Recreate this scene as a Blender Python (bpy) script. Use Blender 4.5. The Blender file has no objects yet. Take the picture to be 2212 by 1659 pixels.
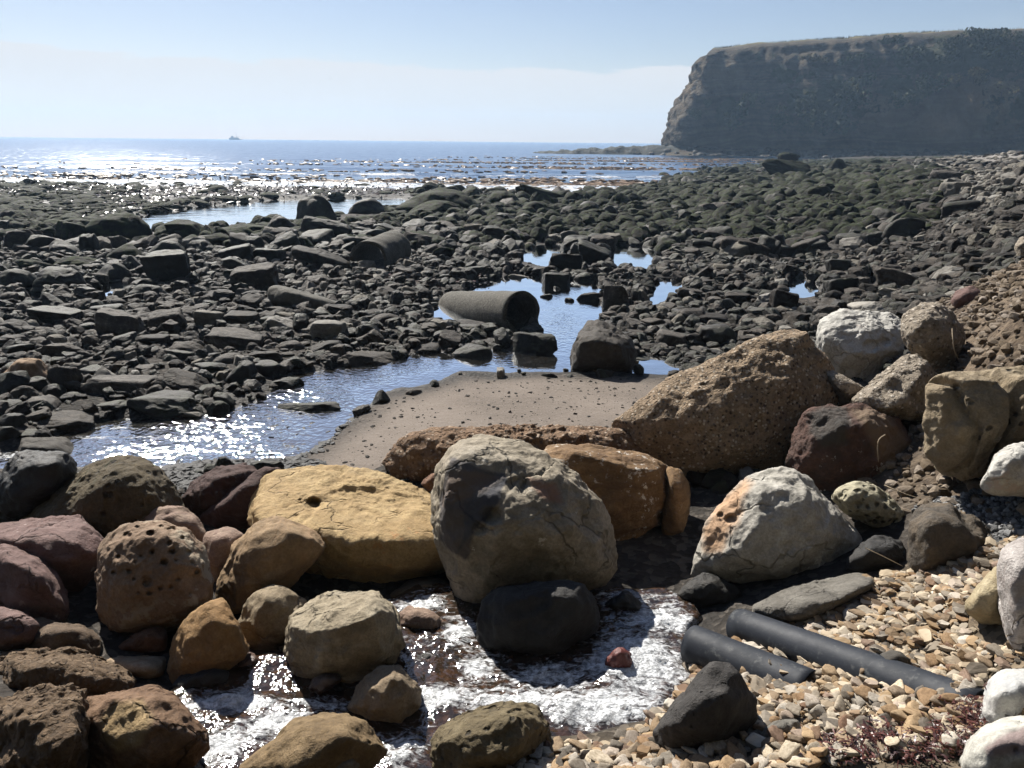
import bpy, bmesh, math, random
import numpy as np
from mathutils import Matrix, Vector

random.seed(7)
rng = np.random.default_rng(11)
R = math.radians
scene = bpy.context.scene
col = scene.collection

# ------------------------------------------------------------------ camera
F_PX, CX, CY = 773.0, 512.0, 384.0            # focal length and centre in 1024 x 768 pixels
CAM = np.array([0.0, 0.0, 3.2])
PITCH, ROLL = R(17.50), R(0.56)
FW = np.array([0, math.cos(PITCH), -math.sin(PITCH)])
U0 = np.array([0, math.sin(PITCH), math.cos(PITCH)])
R0 = np.array([1.0, 0, 0])
RT = R0 * math.cos(ROLL) + U0 * math.sin(ROLL)
UP = U0 * math.cos(ROLL) - R0 * math.sin(ROLL)
cam_data = bpy.data.cameras.new('camera')
cam = bpy.data.objects.new('camera', cam_data)
col.objects.link(cam)
cam_data.sensor_fit = 'HORIZONTAL'
cam_data.sensor_width = 36.0
cam_data.lens = 36.0 * F_PX / 1024.0
cam_data.clip_start, cam_data.clip_end = 0.05, 6000.0
cam.matrix_world = Matrix(((RT[0], UP[0], -FW[0], CAM[0]), (RT[1], UP[1], -FW[1], CAM[1]), (RT[2], UP[2], -FW[2], CAM[2]), (0, 0, 0, 1)))
scene.camera = cam

# ------------------------------------------------------------------ sky, sun, exposure
SUN_EL, SUN_AZ = 42.0, -30.0                  # degrees; azimuth from +Y towards +X
SUN_STRENGTH, SKY_STRENGTH = 5.0, 0.05
EXPOSURE = 1.02
world = bpy.data.worlds.new('World')
scene.world = world
world.use_nodes = True
wt = world.node_tree
for n in list(wt.nodes):
    wt.nodes.remove(n)


def wn(kind, **kw):
    n = wt.nodes.new(kind)
    for k, v in kw.items():
        setattr(n, k, v)
    return n


def wmath(op, a, b=None, c=None, clamp=False):
    n = wn('ShaderNodeMath', operation=op, use_clamp=clamp)
    for i, v in enumerate((a, b, c)):
        if v is None:
            continue
        if isinstance(v, (int, float)):
            n.inputs[i].default_value = v
        else:
            wt.links.new(v, n.inputs[i])
    return n.outputs[0]


sky = wn('ShaderNodeTexSky', sky_type='NISHITA', sun_disc=False)
sky.sun_elevation, sky.sun_rotation = R(SUN_EL), R(SUN_AZ)
sky.altitude, sky.air_density, sky.dust_density, sky.ozone_density = 0.0, 1.0, 0.35, 3.0
wtc = wn('ShaderNodeTexCoord')
sep = wn('ShaderNodeSeparateXYZ')
wt.links.new(wtc.outputs['Generated'], sep.inputs[0])
elev = wmath('MULTIPLY', wmath('ARCSINE', sep.outputs[2]), 57.2958)
az = wmath('MULTIPLY', wmath('ARCTAN2', sep.outputs[0], sep.outputs[1]), 57.2958)
cv = wn('ShaderNodeCombineXYZ')
wt.links.new(wmath('MULTIPLY', az, 0.055), cv.inputs[0])
wt.links.new(wmath('MULTIPLY', elev, 0.28), cv.inputs[1])
nz = wn('ShaderNodeTexNoise', noise_dimensions='3D')
nz.inputs['Scale'].default_value, nz.inputs['Detail'].default_value, nz.inputs['Roughness'].default_value = 2.4, 7.0, 0.55
wt.links.new(cv.outputs[0], nz.inputs['Vector'])
# a long bank of low cloud all round the horizon: its upper edge wanders between 3 and 6 degrees
bank_top = wmath('ADD', wmath('MULTIPLY', wmath('SINE', wmath('ADD', wmath('MULTIPLY', az, 0.0175), -0.95)), -0.95), 4.05)
edge = wmath('ADD', bank_top, wmath('MULTIPLY', wmath('SUBTRACT', nz.outputs['Fac'], 0.5), 2.6))
bank = wmath('MULTIPLY', wmath('SUBTRACT', edge, elev), 4.5, clamp=True)
fade = wmath('MULTIPLY_ADD', elev, 0.18, 0.12, clamp=True)     # the bank thins into haze near the sea
bank = wmath('MULTIPLY', bank, wmath('MULTIPLY_ADD', fade, 0.6, 0.38))
cv2 = wn('ShaderNodeCombineXYZ')
wt.links.new(wmath('MULTIPLY', az, 0.03), cv2.inputs[0])
wt.links.new(wmath('MULTIPLY', elev, 0.12), cv2.inputs[1])
nz2 = wn('ShaderNodeTexNoise', noise_dimensions='3D')
nz2.inputs['Scale'].default_value, nz2.inputs['Detail'].default_value = 2.0, 5.0
wt.links.new(cv2.outputs[0], nz2.inputs['Vector'])
veil = wmath('MULTIPLY', wmath('SUBTRACT', nz2.outputs['Fac'], 0.48), 1.3, clamp=True)
veil = wmath('MULTIPLY', veil, 0.22)
cfac = wmath('MAXIMUM', bank, veil)
skyscale = wn('ShaderNodeVectorMath', operation='MULTIPLY')
wt.links.new(sky.outputs[0], skyscale.inputs[0])
skyscale.inputs[1].default_value = (1.03, .905, .895)
cmix = wn('ShaderNodeMix', data_type='RGBA')
wt.links.new(cfac, cmix.inputs['Factor'])
wt.links.new(skyscale.outputs[0], cmix.inputs['A'])
cmix.inputs['B'].default_value = (8.0, 8.0, 8.05, 1)
bg = wn('ShaderNodeBackground')
bg.inputs['Strength'].default_value = SKY_STRENGTH
wt.links.new(cmix.outputs['Result'], bg.inputs['Color'])
wo = wn('ShaderNodeOutputWorld')
wt.links.new(bg.outputs[0], wo.inputs['Surface'])

sun_data = bpy.data.lights.new('sun', 'SUN')
sun = bpy.data.objects.new('sun', sun_data)
col.objects.link(sun)
sun_data.energy, sun_data.angle, sun_data.color = SUN_STRENGTH, R(0.53), (1.0, 0.955, 0.88)
SUNV = np.array([math.sin(R(SUN_AZ)) * math.cos(R(SUN_EL)), math.cos(R(SUN_AZ)) * math.cos(R(SUN_EL)), math.sin(R(SUN_EL))])
sun.rotation_euler = Vector((-SUNV[0], -SUNV[1], -SUNV[2])).to_track_quat('-Z', 'Y').to_euler()
sun.location = (0, 0, 60)

scene.view_settings.view_transform = 'Standard'
scene.view_settings.look = 'None'
scene.view_settings.exposure = EXPOSURE
scene.view_settings.gamma = 1.0
scene.view_settings.use_curve_mapping = False
scene.render.engine = 'CYCLES'
cy = scene.cycles
cy.use_denoising = True
cy.max_bounces, cy.diffuse_bounces, cy.glossy_bounces, cy.transmission_bounces, cy.volume_bounces = 4, 1, 3, 2, 0
cy.caustics_reflective = cy.caustics_refractive = False
cy.sample_clamp_indirect = 3.0
cy.use_light_tree = False

# ------------------------------------------------------------------ pixel geometry
S = 1024.0 / 2212.0
# the photograph was measured in enlarged views; each maps to a common 2212 x 1659 frame
CROPS = {'d': (0, 0, 1.0), 'c1': (0, 935.9, .4358), 'c2': (680.6, 893.3, .4616), 'c3': (1403.8, 893.3, .4616), 'c4': (1276.2, 510.5, .4231),
         'c5': (0, 340.3, .4104), 'c6': (680.6, 340.3, .4102), 'A': (0, 382.9, .2513), 'B': (0, 680.6, .2513), 'C': (510.5, 382.9, .2513),
         'D': (1021, 382.9, .2692), 'E': (1616.5, 297.8, .2692), 'G': (1744, 544.5, .2115), 'H': (1744, 850.8, .2564), 'W': (340.3, 1276.2, .3269)}


def disp(crop, pts):
    ox, oy, k = CROPS[crop]
    a = np.array(pts, float)
    a[:, 0] = ox + a[:, 0] * k
    a[:, 1] = oy + a[:, 1] * k
    return a


def rays(p):
    p = np.atleast_2d(np.asarray(p, float))
    x, y = p[:, 0] * S - CX, CY - p[:, 1] * S
    return FW + np.outer(x / F_PX, RT) + np.outer(y / F_PX, UP)


def at_depth(p, Y):
    r = rays(p)
    return CAM + r * ((np.asarray(Y) - CAM[1]) / r[:, 1])[:, None]


def at_height(p, z):
    r = rays(p)
    return CAM + r * ((np.asarray(z) - CAM[2]) / r[:, 2])[:, None]


def project(P):
    q = np.asarray(P) - CAM
    w = q @ FW
    return np.stack([(CX + F_PX * (q @ RT) / w) / S, (CY - F_PX * (q @ UP) / w) / S], 1)


# ------------------------------------------------------------------ noise
_perm = np.random.default_rng(3).permutation(256)
_perm = np.concatenate([_perm, _perm, _perm])
_g = np.random.default_rng(4).normal(size=(256, 3))
_g /= np.linalg.norm(_g, axis=1)[:, None]


def perlin(P):
    P = np.asarray(P, float)
    i = np.floor(P).astype(int)
    f = P - i
    u = f * f * f * (f * (f * 6 - 15) + 10)
    i &= 255
    out = 0
    for dx in (0, 1):
        wx = u[:, 0] if dx else 1 - u[:, 0]
        for dy in (0, 1):
            wy = u[:, 1] if dy else 1 - u[:, 1]
            for dz in (0, 1):
                wz = u[:, 2] if dz else 1 - u[:, 2]
                h = _perm[_perm[_perm[(i[:, 0] + dx) & 255] + ((i[:, 1] + dy) & 255)] + ((i[:, 2] + dz) & 255)]
                out = out + wx * wy * wz * ((f - (dx, dy, dz)) * _g[h]).sum(1)
    return out * 1.5


def fbm(P, octaves=4, gain=.5, ridged=False):
    P = np.asarray(P, float)
    a, s, o = 1.0, 1.0, 0
    for k in range(octaves):
        v = perlin(P * s + k * 17.3)
        if ridged:
            v = 1 - 2 * np.abs(v)
        o = o + a * v
        a *= gain
        s *= 2.03
    return o


def smooth(a, b, x):
    t = np.clip((x - a) / (b - a), 0, 1)
    return t * t * (3 - 2 * t)


def poly_sd(poly, Q):
    """signed distance of points Q (n,2) to a polygon, negative inside"""
    poly = np.asarray(poly, float)[:, :2]
    a, b = poly, np.roll(poly, -1, 0)
    best = np.full(len(Q), 1e9)
    inside = np.zeros(len(Q), bool)
    for p, q in zip(a, b):
        e = q - p
        t = np.clip(((Q - p) @ e) / max(e @ e, 1e-12), 0, 1)
        best = np.minimum(best, np.linalg.norm(Q - p - t[:, None] * e, axis=1))
        c = (p[1] > Q[:, 1]) != (q[1] > Q[:, 1])
        with np.errstate(divide='ignore', invalid='ignore'):
            xi = p[0] + (Q[:, 1] - p[1]) * (q[0] - p[0]) / (q[1] - p[1] + 1e-15)
        inside ^= c & (Q[:, 0] < xi)
    return np.where(inside, -best, best)


# ------------------------------------------------------------------ mesh and object helpers
def mesh_from(name, V, Fc, smooth_faces=True, attrs=None):
    me = bpy.data.meshes.new(name)
    V = np.asarray(V, np.float32)
    Fc = np.asarray(Fc, np.int32)
    n, k = Fc.shape
    me.vertices.add(len(V))
    me.vertices.foreach_set('co', V.ravel())
    me.loops.add(n * k)
    me.loops.foreach_set('vertex_index', Fc.ravel())
    me.polygons.add(n)
    me.polygons.foreach_set('loop_start', np.arange(0, n * k, k, dtype=np.int32))
    me.polygons.foreach_set('use_smooth', np.full(n, smooth_faces, bool))
    me.update(calc_edges=True)
    for key, val in (attrs or {}).items():
        val = np.asarray(val, np.float32)
        if val.ndim == 1:
            me.attributes.new(key, 'FLOAT', 'POINT').data.foreach_set('value', val)
        else:
            c4 = np.ones((len(val), 4), np.float32)
            c4[:, :3] = val[:, :3]
            me.attributes.new(key, 'FLOAT_COLOR', 'POINT').data.foreach_set('color', c4.ravel())
    return me


def link(name, me, mat=None, parent=None, loc=(0, 0, 0), label=None, cat=None, group=None, kind=None):
    o = bpy.data.objects.new(name, me)
    col.objects.link(o)
    o.location = loc
    if mat is not None and me is not None and not me.materials:
        me.materials.append(mat)
    if parent is not None:
        o.parent = parent
    for k, v in (('label', label), ('category', cat), ('group', group), ('kind', kind)):
        if v:
            o[k] = v
    return o


def grid_faces(nu, nv):
    i = np.arange(nu * nv).reshape(nu, nv)
    return np.stack([i[:-1, :-1], i[1:, :-1], i[1:, 1:], i[:-1, 1:]], -1).reshape(-1, 4)


_ico = {}


def ico(n):
    if n not in _ico:
        bm = bmesh.new()
        bmesh.ops.create_icosphere(bm, subdivisions=n, radius=1.0)
        bm.verts.ensure_lookup_table()
        V = np.array([v.co[:] for v in bm.verts])
        Fc = np.array([[v.index for v in f.verts] for f in bm.faces])
        bm.free()
        _ico[n] = (V / np.linalg.norm(V, axis=1)[:, None], Fc)
    return _ico[n]


def hull_planes(pts):
    bm = bmesh.new()
    for p in pts:
        bm.verts.new(p)
    r = bmesh.ops.convex_hull(bm, input=bm.verts[:])
    fs = [f for f in bm.faces if f.calc_area() > 1e-7]
    N = np.array([f.normal[:] for f in fs])
    C = np.array([f.calc_center_median()[:] for f in fs])
    A = np.array([f.calc_area() for f in fs])
    bm.free()
    c = (C * A[:, None]).sum(0) / A.sum()
    d = ((C - c) * N).sum(1)
    flip = d < 0
    N[flip] *= -1
    d = np.abs(d)
    keepN, keepd = [], []
    for i in np.argsort(-A):
        for j in range(len(keepN)):
            if keepN[j] @ N[i] > .985:
                keepd[j] = max(keepd[j], d[i]) if A[i] > .3 * A.max() else keepd[j]
                break
        else:
            keepN.append(N[i])
            keepd.append(d[i])
    return np.array(keepN), np.array(keepd), c


def soften(V, Fc, it, lam=.5):
    e = np.concatenate([Fc[:, [0, 1]], Fc[:, [1, 2]], Fc[:, [2, 0]]])
    cnt = np.bincount(e[:, 0], minlength=len(V)).astype(float)
    for _ in range(it):
        a = np.stack([np.bincount(e[:, 0], weights=V[e[:, 1], k], minlength=len(V)) for k in range(3)], 1)
        V = V + lam * (a / cnt[:, None] - V)
    return V


def chip(V, n, lo, hi, seed):
    """knock flat facets off a body centred on the origin"""
    g = np.random.default_rng(seed)
    for _ in range(n):
        u = g.normal(size=3)
        u[2] = u[2] * .8 + .15
        u /= np.linalg.norm(u)
        t = V @ u
        lim = t.max() * (1 - g.uniform(lo, hi))
        ex = np.maximum(t - lim, 0)
        V = V - np.outer(ex * .96, u)
    return V


def pnorm_body(N, d, p, level):
    U, Fc = ico(level)
    a = np.maximum(U @ N.T, 0) / np.maximum(d, 1e-4)
    m = a.max(1)
    r0 = 1.0 / m
    r = 1.0 / (m * ((a / m[:, None]) ** p).sum(1) ** (1.0 / p))
    r = r / np.percentile(r / r0, 45)
    return U * r[:, None], U, Fc


# ------------------------------------------------------------------ material helpers
class Mat:
    def __init__(self, name):
        self.m = bpy.data.materials.new(name)
        self.m.use_nodes = True
        self.t = self.m.node_tree
        self.t.nodes.clear()
        self.out = self.t.nodes.new('ShaderNodeOutputMaterial')
        self.p = self.t.nodes.new('ShaderNodeBsdfPrincipled')
        self.t.links.new(self.p.outputs[0], self.out.inputs['Surface'])

    def n(self, kind, **kw):
        x = self.t.nodes.new(kind)
        for k, v in kw.items():
            setattr(x, k, v)
        return x

    def put(self, sock, v):
        if v is None:
            return
        if hasattr(v, 'is_output'):
            self.t.links.new(v, sock)
        else:
            sock.default_value = v if not (isinstance(v, tuple) and len(v) == 3 and sock.type == 'RGBA') else (*v, 1)

    def math(self, op, a, b=None, c=None, clamp=False):
        x = self.n('ShaderNodeMath', operation=op, use_clamp=clamp)
        for s, v in zip(x.inputs, (a, b, c)):
            self.put(s, v)
        return x.outputs[0]

    def vmath(self, op, a, b=None):
        x = self.n('ShaderNodeVectorMath', operation=op)
        self.put(x.inputs[0], a)
        if op == 'SCALE':
            x.inputs['Scale'].default_value = b
        else:
            self.put(x.inputs[1], b)
        return x.outputs[0]

    def coord(self, which='Object'):
        return self.n('ShaderNodeTexCoord').outputs[which]

    def attr(self, name, out='Fac'):
        return self.n('ShaderNodeAttribute', attribute_name=name).outputs[out]

    def noise(self, vec, scale, detail=4, rough=.55, dist=0.0, out='Fac'):
        x = self.n('ShaderNodeTexNoise')
        self.put(x.inputs['Vector'], vec)
        for k, v in (('Scale', scale), ('Detail', detail), ('Roughness', rough), ('Distortion', dist)):
            x.inputs[k].default_value = v
        return x.outputs[out]

    def voro(self, vec, scale, feature='F1', out='Distance', rand=1.0):
        x = self.n('ShaderNodeTexVoronoi', feature=feature)
        self.put(x.inputs['Vector'], vec)
        x.inputs['Scale'].default_value = scale
        x.inputs['Randomness'].default_value = rand
        return x.outputs[out]

    def ramp(self, fac, stops):
        x = self.n('ShaderNodeValToRGB')
        e = x.color_ramp.elements
        while len(e) < len(stops):
            e.new(.5)
        for el, (pos, c) in zip(e, stops):
            el.position = pos
            el.color = (*c, 1) if len(c) == 3 else c
        self.put(x.inputs[0], fac)
        return x.outputs[0]

    def step(self, v, a, b):
        x = self.n('ShaderNodeMapRange', interpolation_type='SMOOTHSTEP')
        self.put(x.inputs['Value'], v)
        x.inputs['From Min'].default_value, x.inputs['From Max'].default_value = a, b
        return x.outputs[0]

    def mix(self, f, a, b, blend='MIX'):
        x = self.n('ShaderNodeMix', data_type='RGBA', blend_type=blend)
        self.put(x.inputs['Factor'], f)
        self.put(x.inputs['A'], a)
        self.put(x.inputs['B'], b)
        return x.outputs['Result']

    def bump(self, h, strength=.5, dist=.02, normal=None):
        x = self.n('ShaderNodeBump')
        self.put(x.inputs['Height'], h)
        x.inputs['Strength'].default_value = strength
        x.inputs['Distance'].default_value = dist
        self.put(x.inputs['Normal'], normal)
        return x.outputs[0]

    def set(self, **kw):
        for k, v in kw.items():
            self.put(self.p.inputs[{'color': 'Base Color', 'rough': 'Roughness', 'normal': 'Normal', 'spec': 'Specular IOR Level', 'ior': 'IOR', 'metal': 'Metallic', 'coat': 'Coat Weight', 'alpha': 'Alpha'}[k]], v)
        return self.m


ALBEDO = .82


def rock_mat(name, cols, sc=1.0, speck=None, strata=None, pits=None, spots=None, cracks=0.0, bump=.5, rough=.85, moss=None, vary=0.0, spec=.3, fine=1.0, dust=None):
    """cols: three base colours; speck=(scale, amount, dark, light): embedded grains; strata=(axis, scale, amount, colour);
    pits=(scale, size, depth); spots=(scale, threshold, colour): lichen, salt or barnacles; moss=(colour, amount)"""
    cols = [tuple(x * ALBEDO for x in c) for c in cols]
    M = Mat(name)
    oi = M.n('ShaderNodeObjectInfo')
    seed = M.math('MULTIPLY', M.math('ADD', oi.outputs['Random'], M.attr('rnd')), 37.0)
    off = M.n('ShaderNodeCombineXYZ')
    for s in off.inputs:
        M.put(s, seed)
    v = M.vmath('ADD', M.coord(), off.outputs[0])
    big = M.noise(v, 1.7 * sc, 5, .6, .6)
    c = M.ramp(big, [(.25, cols[0]), (.5, cols[1]), (.75, cols[2])])
    med = M.noise(v, 9 * sc, 6, .65)
    c = M.mix(.6, c, M.ramp(med, [(.25, tuple(x * .45 for x in cols[0])), (.55, cols[1]), (.8, tuple(min(1, x * 1.35) for x in cols[2]))]))
    h = M.math('MULTIPLY', med, .9)
    finen = M.noise(v, 55 * sc, 4, .7)
    h = M.math('MULTIPLY_ADD', finen, .28 * fine, h)
    c = M.mix(M.math('MULTIPLY', M.step(finen, .62, .36), .35), c, tuple(x * .4 for x in cols[0]))
    if strata:
        ax, s2, amt, c3 = strata
        dp = M.n('ShaderNodeVectorMath', operation='DOT_PRODUCT')
        M.put(dp.inputs[0], v)
        dp.inputs[1].default_value = ax
        t = M.math('MULTIPLY_ADD', M.noise(v, 2.2 * sc, 3), .35, dp.outputs['Value'])
        cmb = M.n('ShaderNodeCombineXYZ')
        M.put(cmb.inputs[0], M.math('MULTIPLY', t, s2))
        lay = M.noise(cmb.outputs[0], 1.0, 5, .65)
        c = M.mix(M.math('MULTIPLY', M.step(lay, .45, .62), amt), c, c3)
        h = M.math('MULTIPLY_ADD', lay, 1.1 * amt, h)
    if speck:
        s2, amt, dk, lt = speck
        vd = M.vmath('ADD', v, M.vmath('SCALE', M.noise(v, s2 * .6, 2, out='Color'), .5 / s2))
        cell = M.n('ShaderNodeTexVoronoi')
        M.put(cell.inputs['Vector'], vd)
        cell.inputs['Scale'].default_value = s2
        sp = M.n('ShaderNodeSeparateColor')
        M.put(sp.inputs[0], cell.outputs['Color'])
        near = M.step(cell.outputs['Distance'], .55, .34)
        c = M.mix(M.math('MULTIPLY', M.math('MULTIPLY', M.step(sp.outputs[0], .72, .78), near), amt), c, lt)
        c = M.mix(M.math('MULTIPLY', M.math('MULTIPLY', M.step(sp.outputs[1], .80, .86), near), amt), c, dk)
        h = M.math('MULTIPLY_ADD', M.math('MULTIPLY', near, sp.outputs[2]), .8, h)
    if pits:
        s2, size, dep = pits
        vd = M.vmath('ADD', v, M.vmath('SCALE', M.noise(v, s2 * 1.5, 2, out='Color'), .45 / s2))
        pd = M.voro(vd, s2)
        hole = M.step(pd, size, size * .45)
        hole = M.math('MULTIPLY', hole, M.step(M.noise(v, s2 * .25, 2), .36, .52))
        c = M.mix(M.math('MULTIPLY', hole, .75), c, (.012, .010, .008))  # shade inside the pits put into the colour as near black
        h = M.math('MULTIPLY_ADD', hole, -dep, h)
    if spots:
        s2, th, c3 = spots
        k = M.step(M.noise(v, s2, 5, .7), th, th + .05)
        k = M.math('MULTIPLY', k, M.step(M.noise(v, s2 * .17, 2), .44, .60))
        c = M.mix(k, c, c3)
    if cracks:
        vd = M.vmath('ADD', v, M.vmath('SCALE', M.noise(v, 2.5 * sc, 4, out='Color'), .5 / sc))
        e = M.voro(vd, 2.1 * sc, 'DISTANCE_TO_EDGE')
        k = M.math('MULTIPLY', M.step(e, .030, .004), M.step(M.noise(v, 1.3 * sc, 2), .42, .55))
        c = M.mix(M.math('MULTIPLY', k, .8 * cracks), c, tuple(x * .25 for x in cols[0]))
        h = M.math('MULTIPLY_ADD', k, -1.6 * cracks, h)
    if dust:
        k = M.math('MULTIPLY', M.step(M.noise(v, 6 * sc, 5, .7), .42, .66), dust[1])
        c = M.mix(k, c, dust[0])
    pm = M.attr('patch_mask')
    c = M.mix(pm, c, M.mix(.18, M.attr('patch', 'Color'), c))
    if vary:
        k = M.math('FRACT', M.math('ADD', M.math('MULTIPLY', oi.outputs['Random'], 5.37), M.math('MULTIPLY', M.attr('rnd'), 3.71)))
        hs = M.n('ShaderNodeHueSaturation')
        M.put(hs.inputs['Color'], c)
        M.put(hs.inputs['Value'], M.math('MULTIPLY_ADD', k, vary, 1 - vary * .5))
        M.put(hs.inputs['Saturation'], M.math('MULTIPLY_ADD', k, -.6, 1.25))
        c = hs.outputs[0]
    rg = M.math('MULTIPLY_ADD', finen, .25, rough - .12)
    if moss:
        g = M.n('ShaderNodeNewGeometry')
        sp = M.n('ShaderNodeSeparateXYZ')
        M.put(sp.inputs[0], g.outputs['Normal'])
        k = M.math('MULTIPLY', M.step(M.noise(v, 3.0 * sc, 5, .7), .40, .60), M.step(sp.outputs[2], -.1, .6))
        k = M.math('MULTIPLY', k, moss[1])
        if len(moss) > 2:
            k = M.math('MULTIPLY', k, M.attr('moss'))
        mc = M.mix(M.noise(v, 28 * sc, 4, .7), tuple(x * .35 for x in moss[0]), tuple(x * 1.5 for x in moss[0]))
        c = M.mix(k, c, mc)
        h = M.math('MULTIPLY_ADD', M.math('MULTIPLY', k, M.noise(v, 90 * sc, 2)), .6, h)
    return M.set(color=c, rough=rg, spec=spec, normal=M.bump(h, min(1.0, bump * 1.35), .04 / sc))

# ------------------------------------------------------------------ terrain
# heights read off the photograph: a point of the picture and the height of the ground there (sea level 0)
CTRL = [(450, 1560, .50), (800, 1630, .54), (1250, 1500, .56), (1420, 1420, .58), (900, 1330, .50), (1350, 1270, .50), (1560, 1340, .62),
        (100, 1500, .72), (100, 1250, .58), (0, 1655, .95), (300, 1350, .55), (560, 1300, .5), (250, 1650, .78), (650, 1650, .62),
        (1600, 1600, .90), (1200, 1650, .78), (1900, 1500, 1.0), (2100, 1400, 1.10), (2200, 1640, 1.2), (1800, 1350, .84), (2000, 1290, .98), (2200, 1320, 1.3),
        (1560, 1120, .55), (1500, 1240, .5), (2100, 1200, 1.08), (2190, 1130, 1.22), (1950, 1180, .9), (1980, 1120, 1.05), (2190, 1020, 1.2),
        (2060, 800, 1.35), (2120, 770, 1.62), (2200, 735, 1.85), (2030, 690, 1.45), (2210, 660, 2.05), (1950, 850, .95), (1800, 850, .6), (1700, 1000, .6),
        (1000, 850, .42), (1300, 820, .38), (900, 960, .45), (1400, 900, .48), (760, 990, .42), (1150, 920, .47),
        (500, 920, .31), (100, 1000, .33), (900, 800, .30), (1250, 700, .30), (1400, 790, .31), (400, 1090, .45), (150, 1120, .5), (650, 1080, .45),
        (100, 850, .42), (300, 700, .42), (100, 600, .37), (600, 650, .42), (500, 520, .38), (700, 560, .40), (850, 700, .38), (300, 800, .42), (600, 760, .40),
        (1700, 700, .45), (1850, 600, .58), (2000, 620, .9), (2200, 560, 1.55), (1500, 560, .34), (1200, 560, .33), (1560, 640, .36), (1650, 760, .45), (1950, 540, .75),
        (1200, 460, .34), (1700, 430, .55), (2200, 430, 2.05), (2000, 450, 1.15), (1000, 430, .26), (100, 460, .22), (1500, 450, .40), (1900, 390, 1.0), (2200, 370, 2.4), (2050, 360, 1.7),
        (0, 405, .12), (400, 405, .10), (700, 405, .12), (950, 415, .15), (1300, 425, .12), (1470, 385, .10), (1600, 362, .15), (1850, 345, .35), (2030, 338, .9), (2200, 330, 2.6),
        (0, 520, .30), (0, 740, .42), (0, 900, .42), (250, 560, .35), (0, 1150, .6)]
_cp = np.array(CTRL, float)
_cw = at_height(_cp[:, :2], _cp[:, 2])
_extra = np.array([[-3, -1.5, 1.4], [0, -1.5, 1.6], [3, -1, 1.8], [0, .8, 1.5], [1.5, 1.2, 1.5], [-1.5, 1, 1.3], [-6, 1, 1.0], [6, 2, 2.1], [9, 6, 2.4], [12, 10, 2.5], [25, 20, 2.7], [-10, 5, .6],
                   [120, 100, 3.2], [60, 40, 3.0], [-40, 40, .15], [-60, 50, .1], [-30, 20, .35], [-16, 10, .5], [150, 150, 3.4], [95, 150, 1.2], [110, 140, 2.3]])
_cw = np.concatenate([_cw, _extra])
OFF = 2.5


def _warp(X, Y):
    r = Y + OFF
    return np.stack([X / r * 1.6, np.log(np.maximum(r, .3))], 1)


_tp = _warp(_cw[:, 0], _cw[:, 1])


def _tps_k(d):
    return np.where(d > 1e-9, d * d * np.log(d + 1e-12), 0)


_n = len(_tp)
_K = _tps_k(np.linalg.norm(_tp[:, None] - _tp[None], axis=2)) + np.eye(_n) * .004
_Pm = np.concatenate([np.ones((_n, 1)), _tp], 1)
_L = np.block([[_K, _Pm], [_Pm.T, np.zeros((3, 3))]])
_w = np.linalg.solve(_L, np.concatenate([_cw[:, 2], np.zeros(3)]))

SEA_Z, LAGOON_Z, STREAM_Z, CASCADE_Z = 0.0, .05, .30, .60
SHORE = [(-700, 398), (0, 396), (300, 393), (700, 397), (900, 406), (1120, 416), (1320, 418), (1440, 398), (1430, 382), (1510, 366), (1640, 350), (1850, 342), (2010, 334), (2060, 331)]
_sh = at_height(SHORE, 0.0)[:, :2]
SEA_POLY = np.concatenate([_sh, [[105, 172], [140, 330], [-600, 330], [-600, _sh[0, 1]]]])
LAGOON = at_height([(60, 545), (120, 518), (200, 492), (310, 463), (430, 445), (560, 433), (700, 429), (870, 427), (905, 442), (760, 474), (600, 492), (460, 506), (330, 512), (190, 525), (100, 548)], LAGOON_Z)[:, :2]
STREAMS = [at_height(q, STREAM_Z)[:, :2] for q in (
    [(-160, 1030), (-60, 985), (0, 972), (160, 928), (250, 900), (420, 905), (560, 865), (630, 805), (780, 790), (900, 765), (1060, 755), (1240, 775), (1430, 772), (1490, 800), (1440, 808), (1080, 808), (990, 803), (930, 832), (840, 842), (800, 880), (730, 940), (690, 975), (640, 1003), (500, 1004), (330, 1020), (170, 1010), (0, 1025)],
    [(930, 700), (935, 650), (1040, 606), (1120, 588), (1200, 602), (1290, 604), (1312, 640), (1312, 690), (1262, 735), (1235, 775), (1170, 770), (1150, 700), (1000, 690)],
    [(1110, 552), (1150, 530), (1215, 528), (1232, 548), (1200, 582), (1135, 568)], [(1300, 572), (1306, 528), (1420, 530), (1440, 550), (1410, 582)],
    [(1385, 645), (1430, 598), (1495, 608), (1445, 645), (1410, 660)], [(1690, 655), (1685, 598), (1730, 598), (1780, 612), (1778, 655)], [(1862, 655), (1866, 608), (1902, 608), (1910, 655)],
    [(180, 632), (220, 608), (285, 606), (285, 642), (230, 648)], [(238, 600), (300, 593), (312, 606), (280, 612)], [(36, 645), (60, 622), (112, 620), (85, 662)], [(1400, 800), (1410, 770), (1450, 768), (1445, 805)])]
CASCADE = at_height([(836, 1300), (900, 1262), (960, 1262), (1040, 1300), (1290, 1280), (1330, 1270), (1440, 1270), (1490, 1300), (1510, 1325), (1480, 1350), (1470, 1440), (1500, 1480), (1420, 1570), (1200, 1598), (1120, 1560), (960, 1560), (930, 1700), (780, 1720), (640, 1600), (470, 1720), (430, 1620), (360, 1500), (480, 1420), (620, 1415), (650, 1400), (860, 1400)], CASCADE_Z)[:, :2]
SAND = at_height([(640, 1010), (720, 955), (800, 890), (850, 850), (940, 832), (1000, 806), (1090, 812), (1450, 810), (1520, 840), (1500, 960), (1200, 1010), (800, 1030)], .43)[:, :2]
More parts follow.
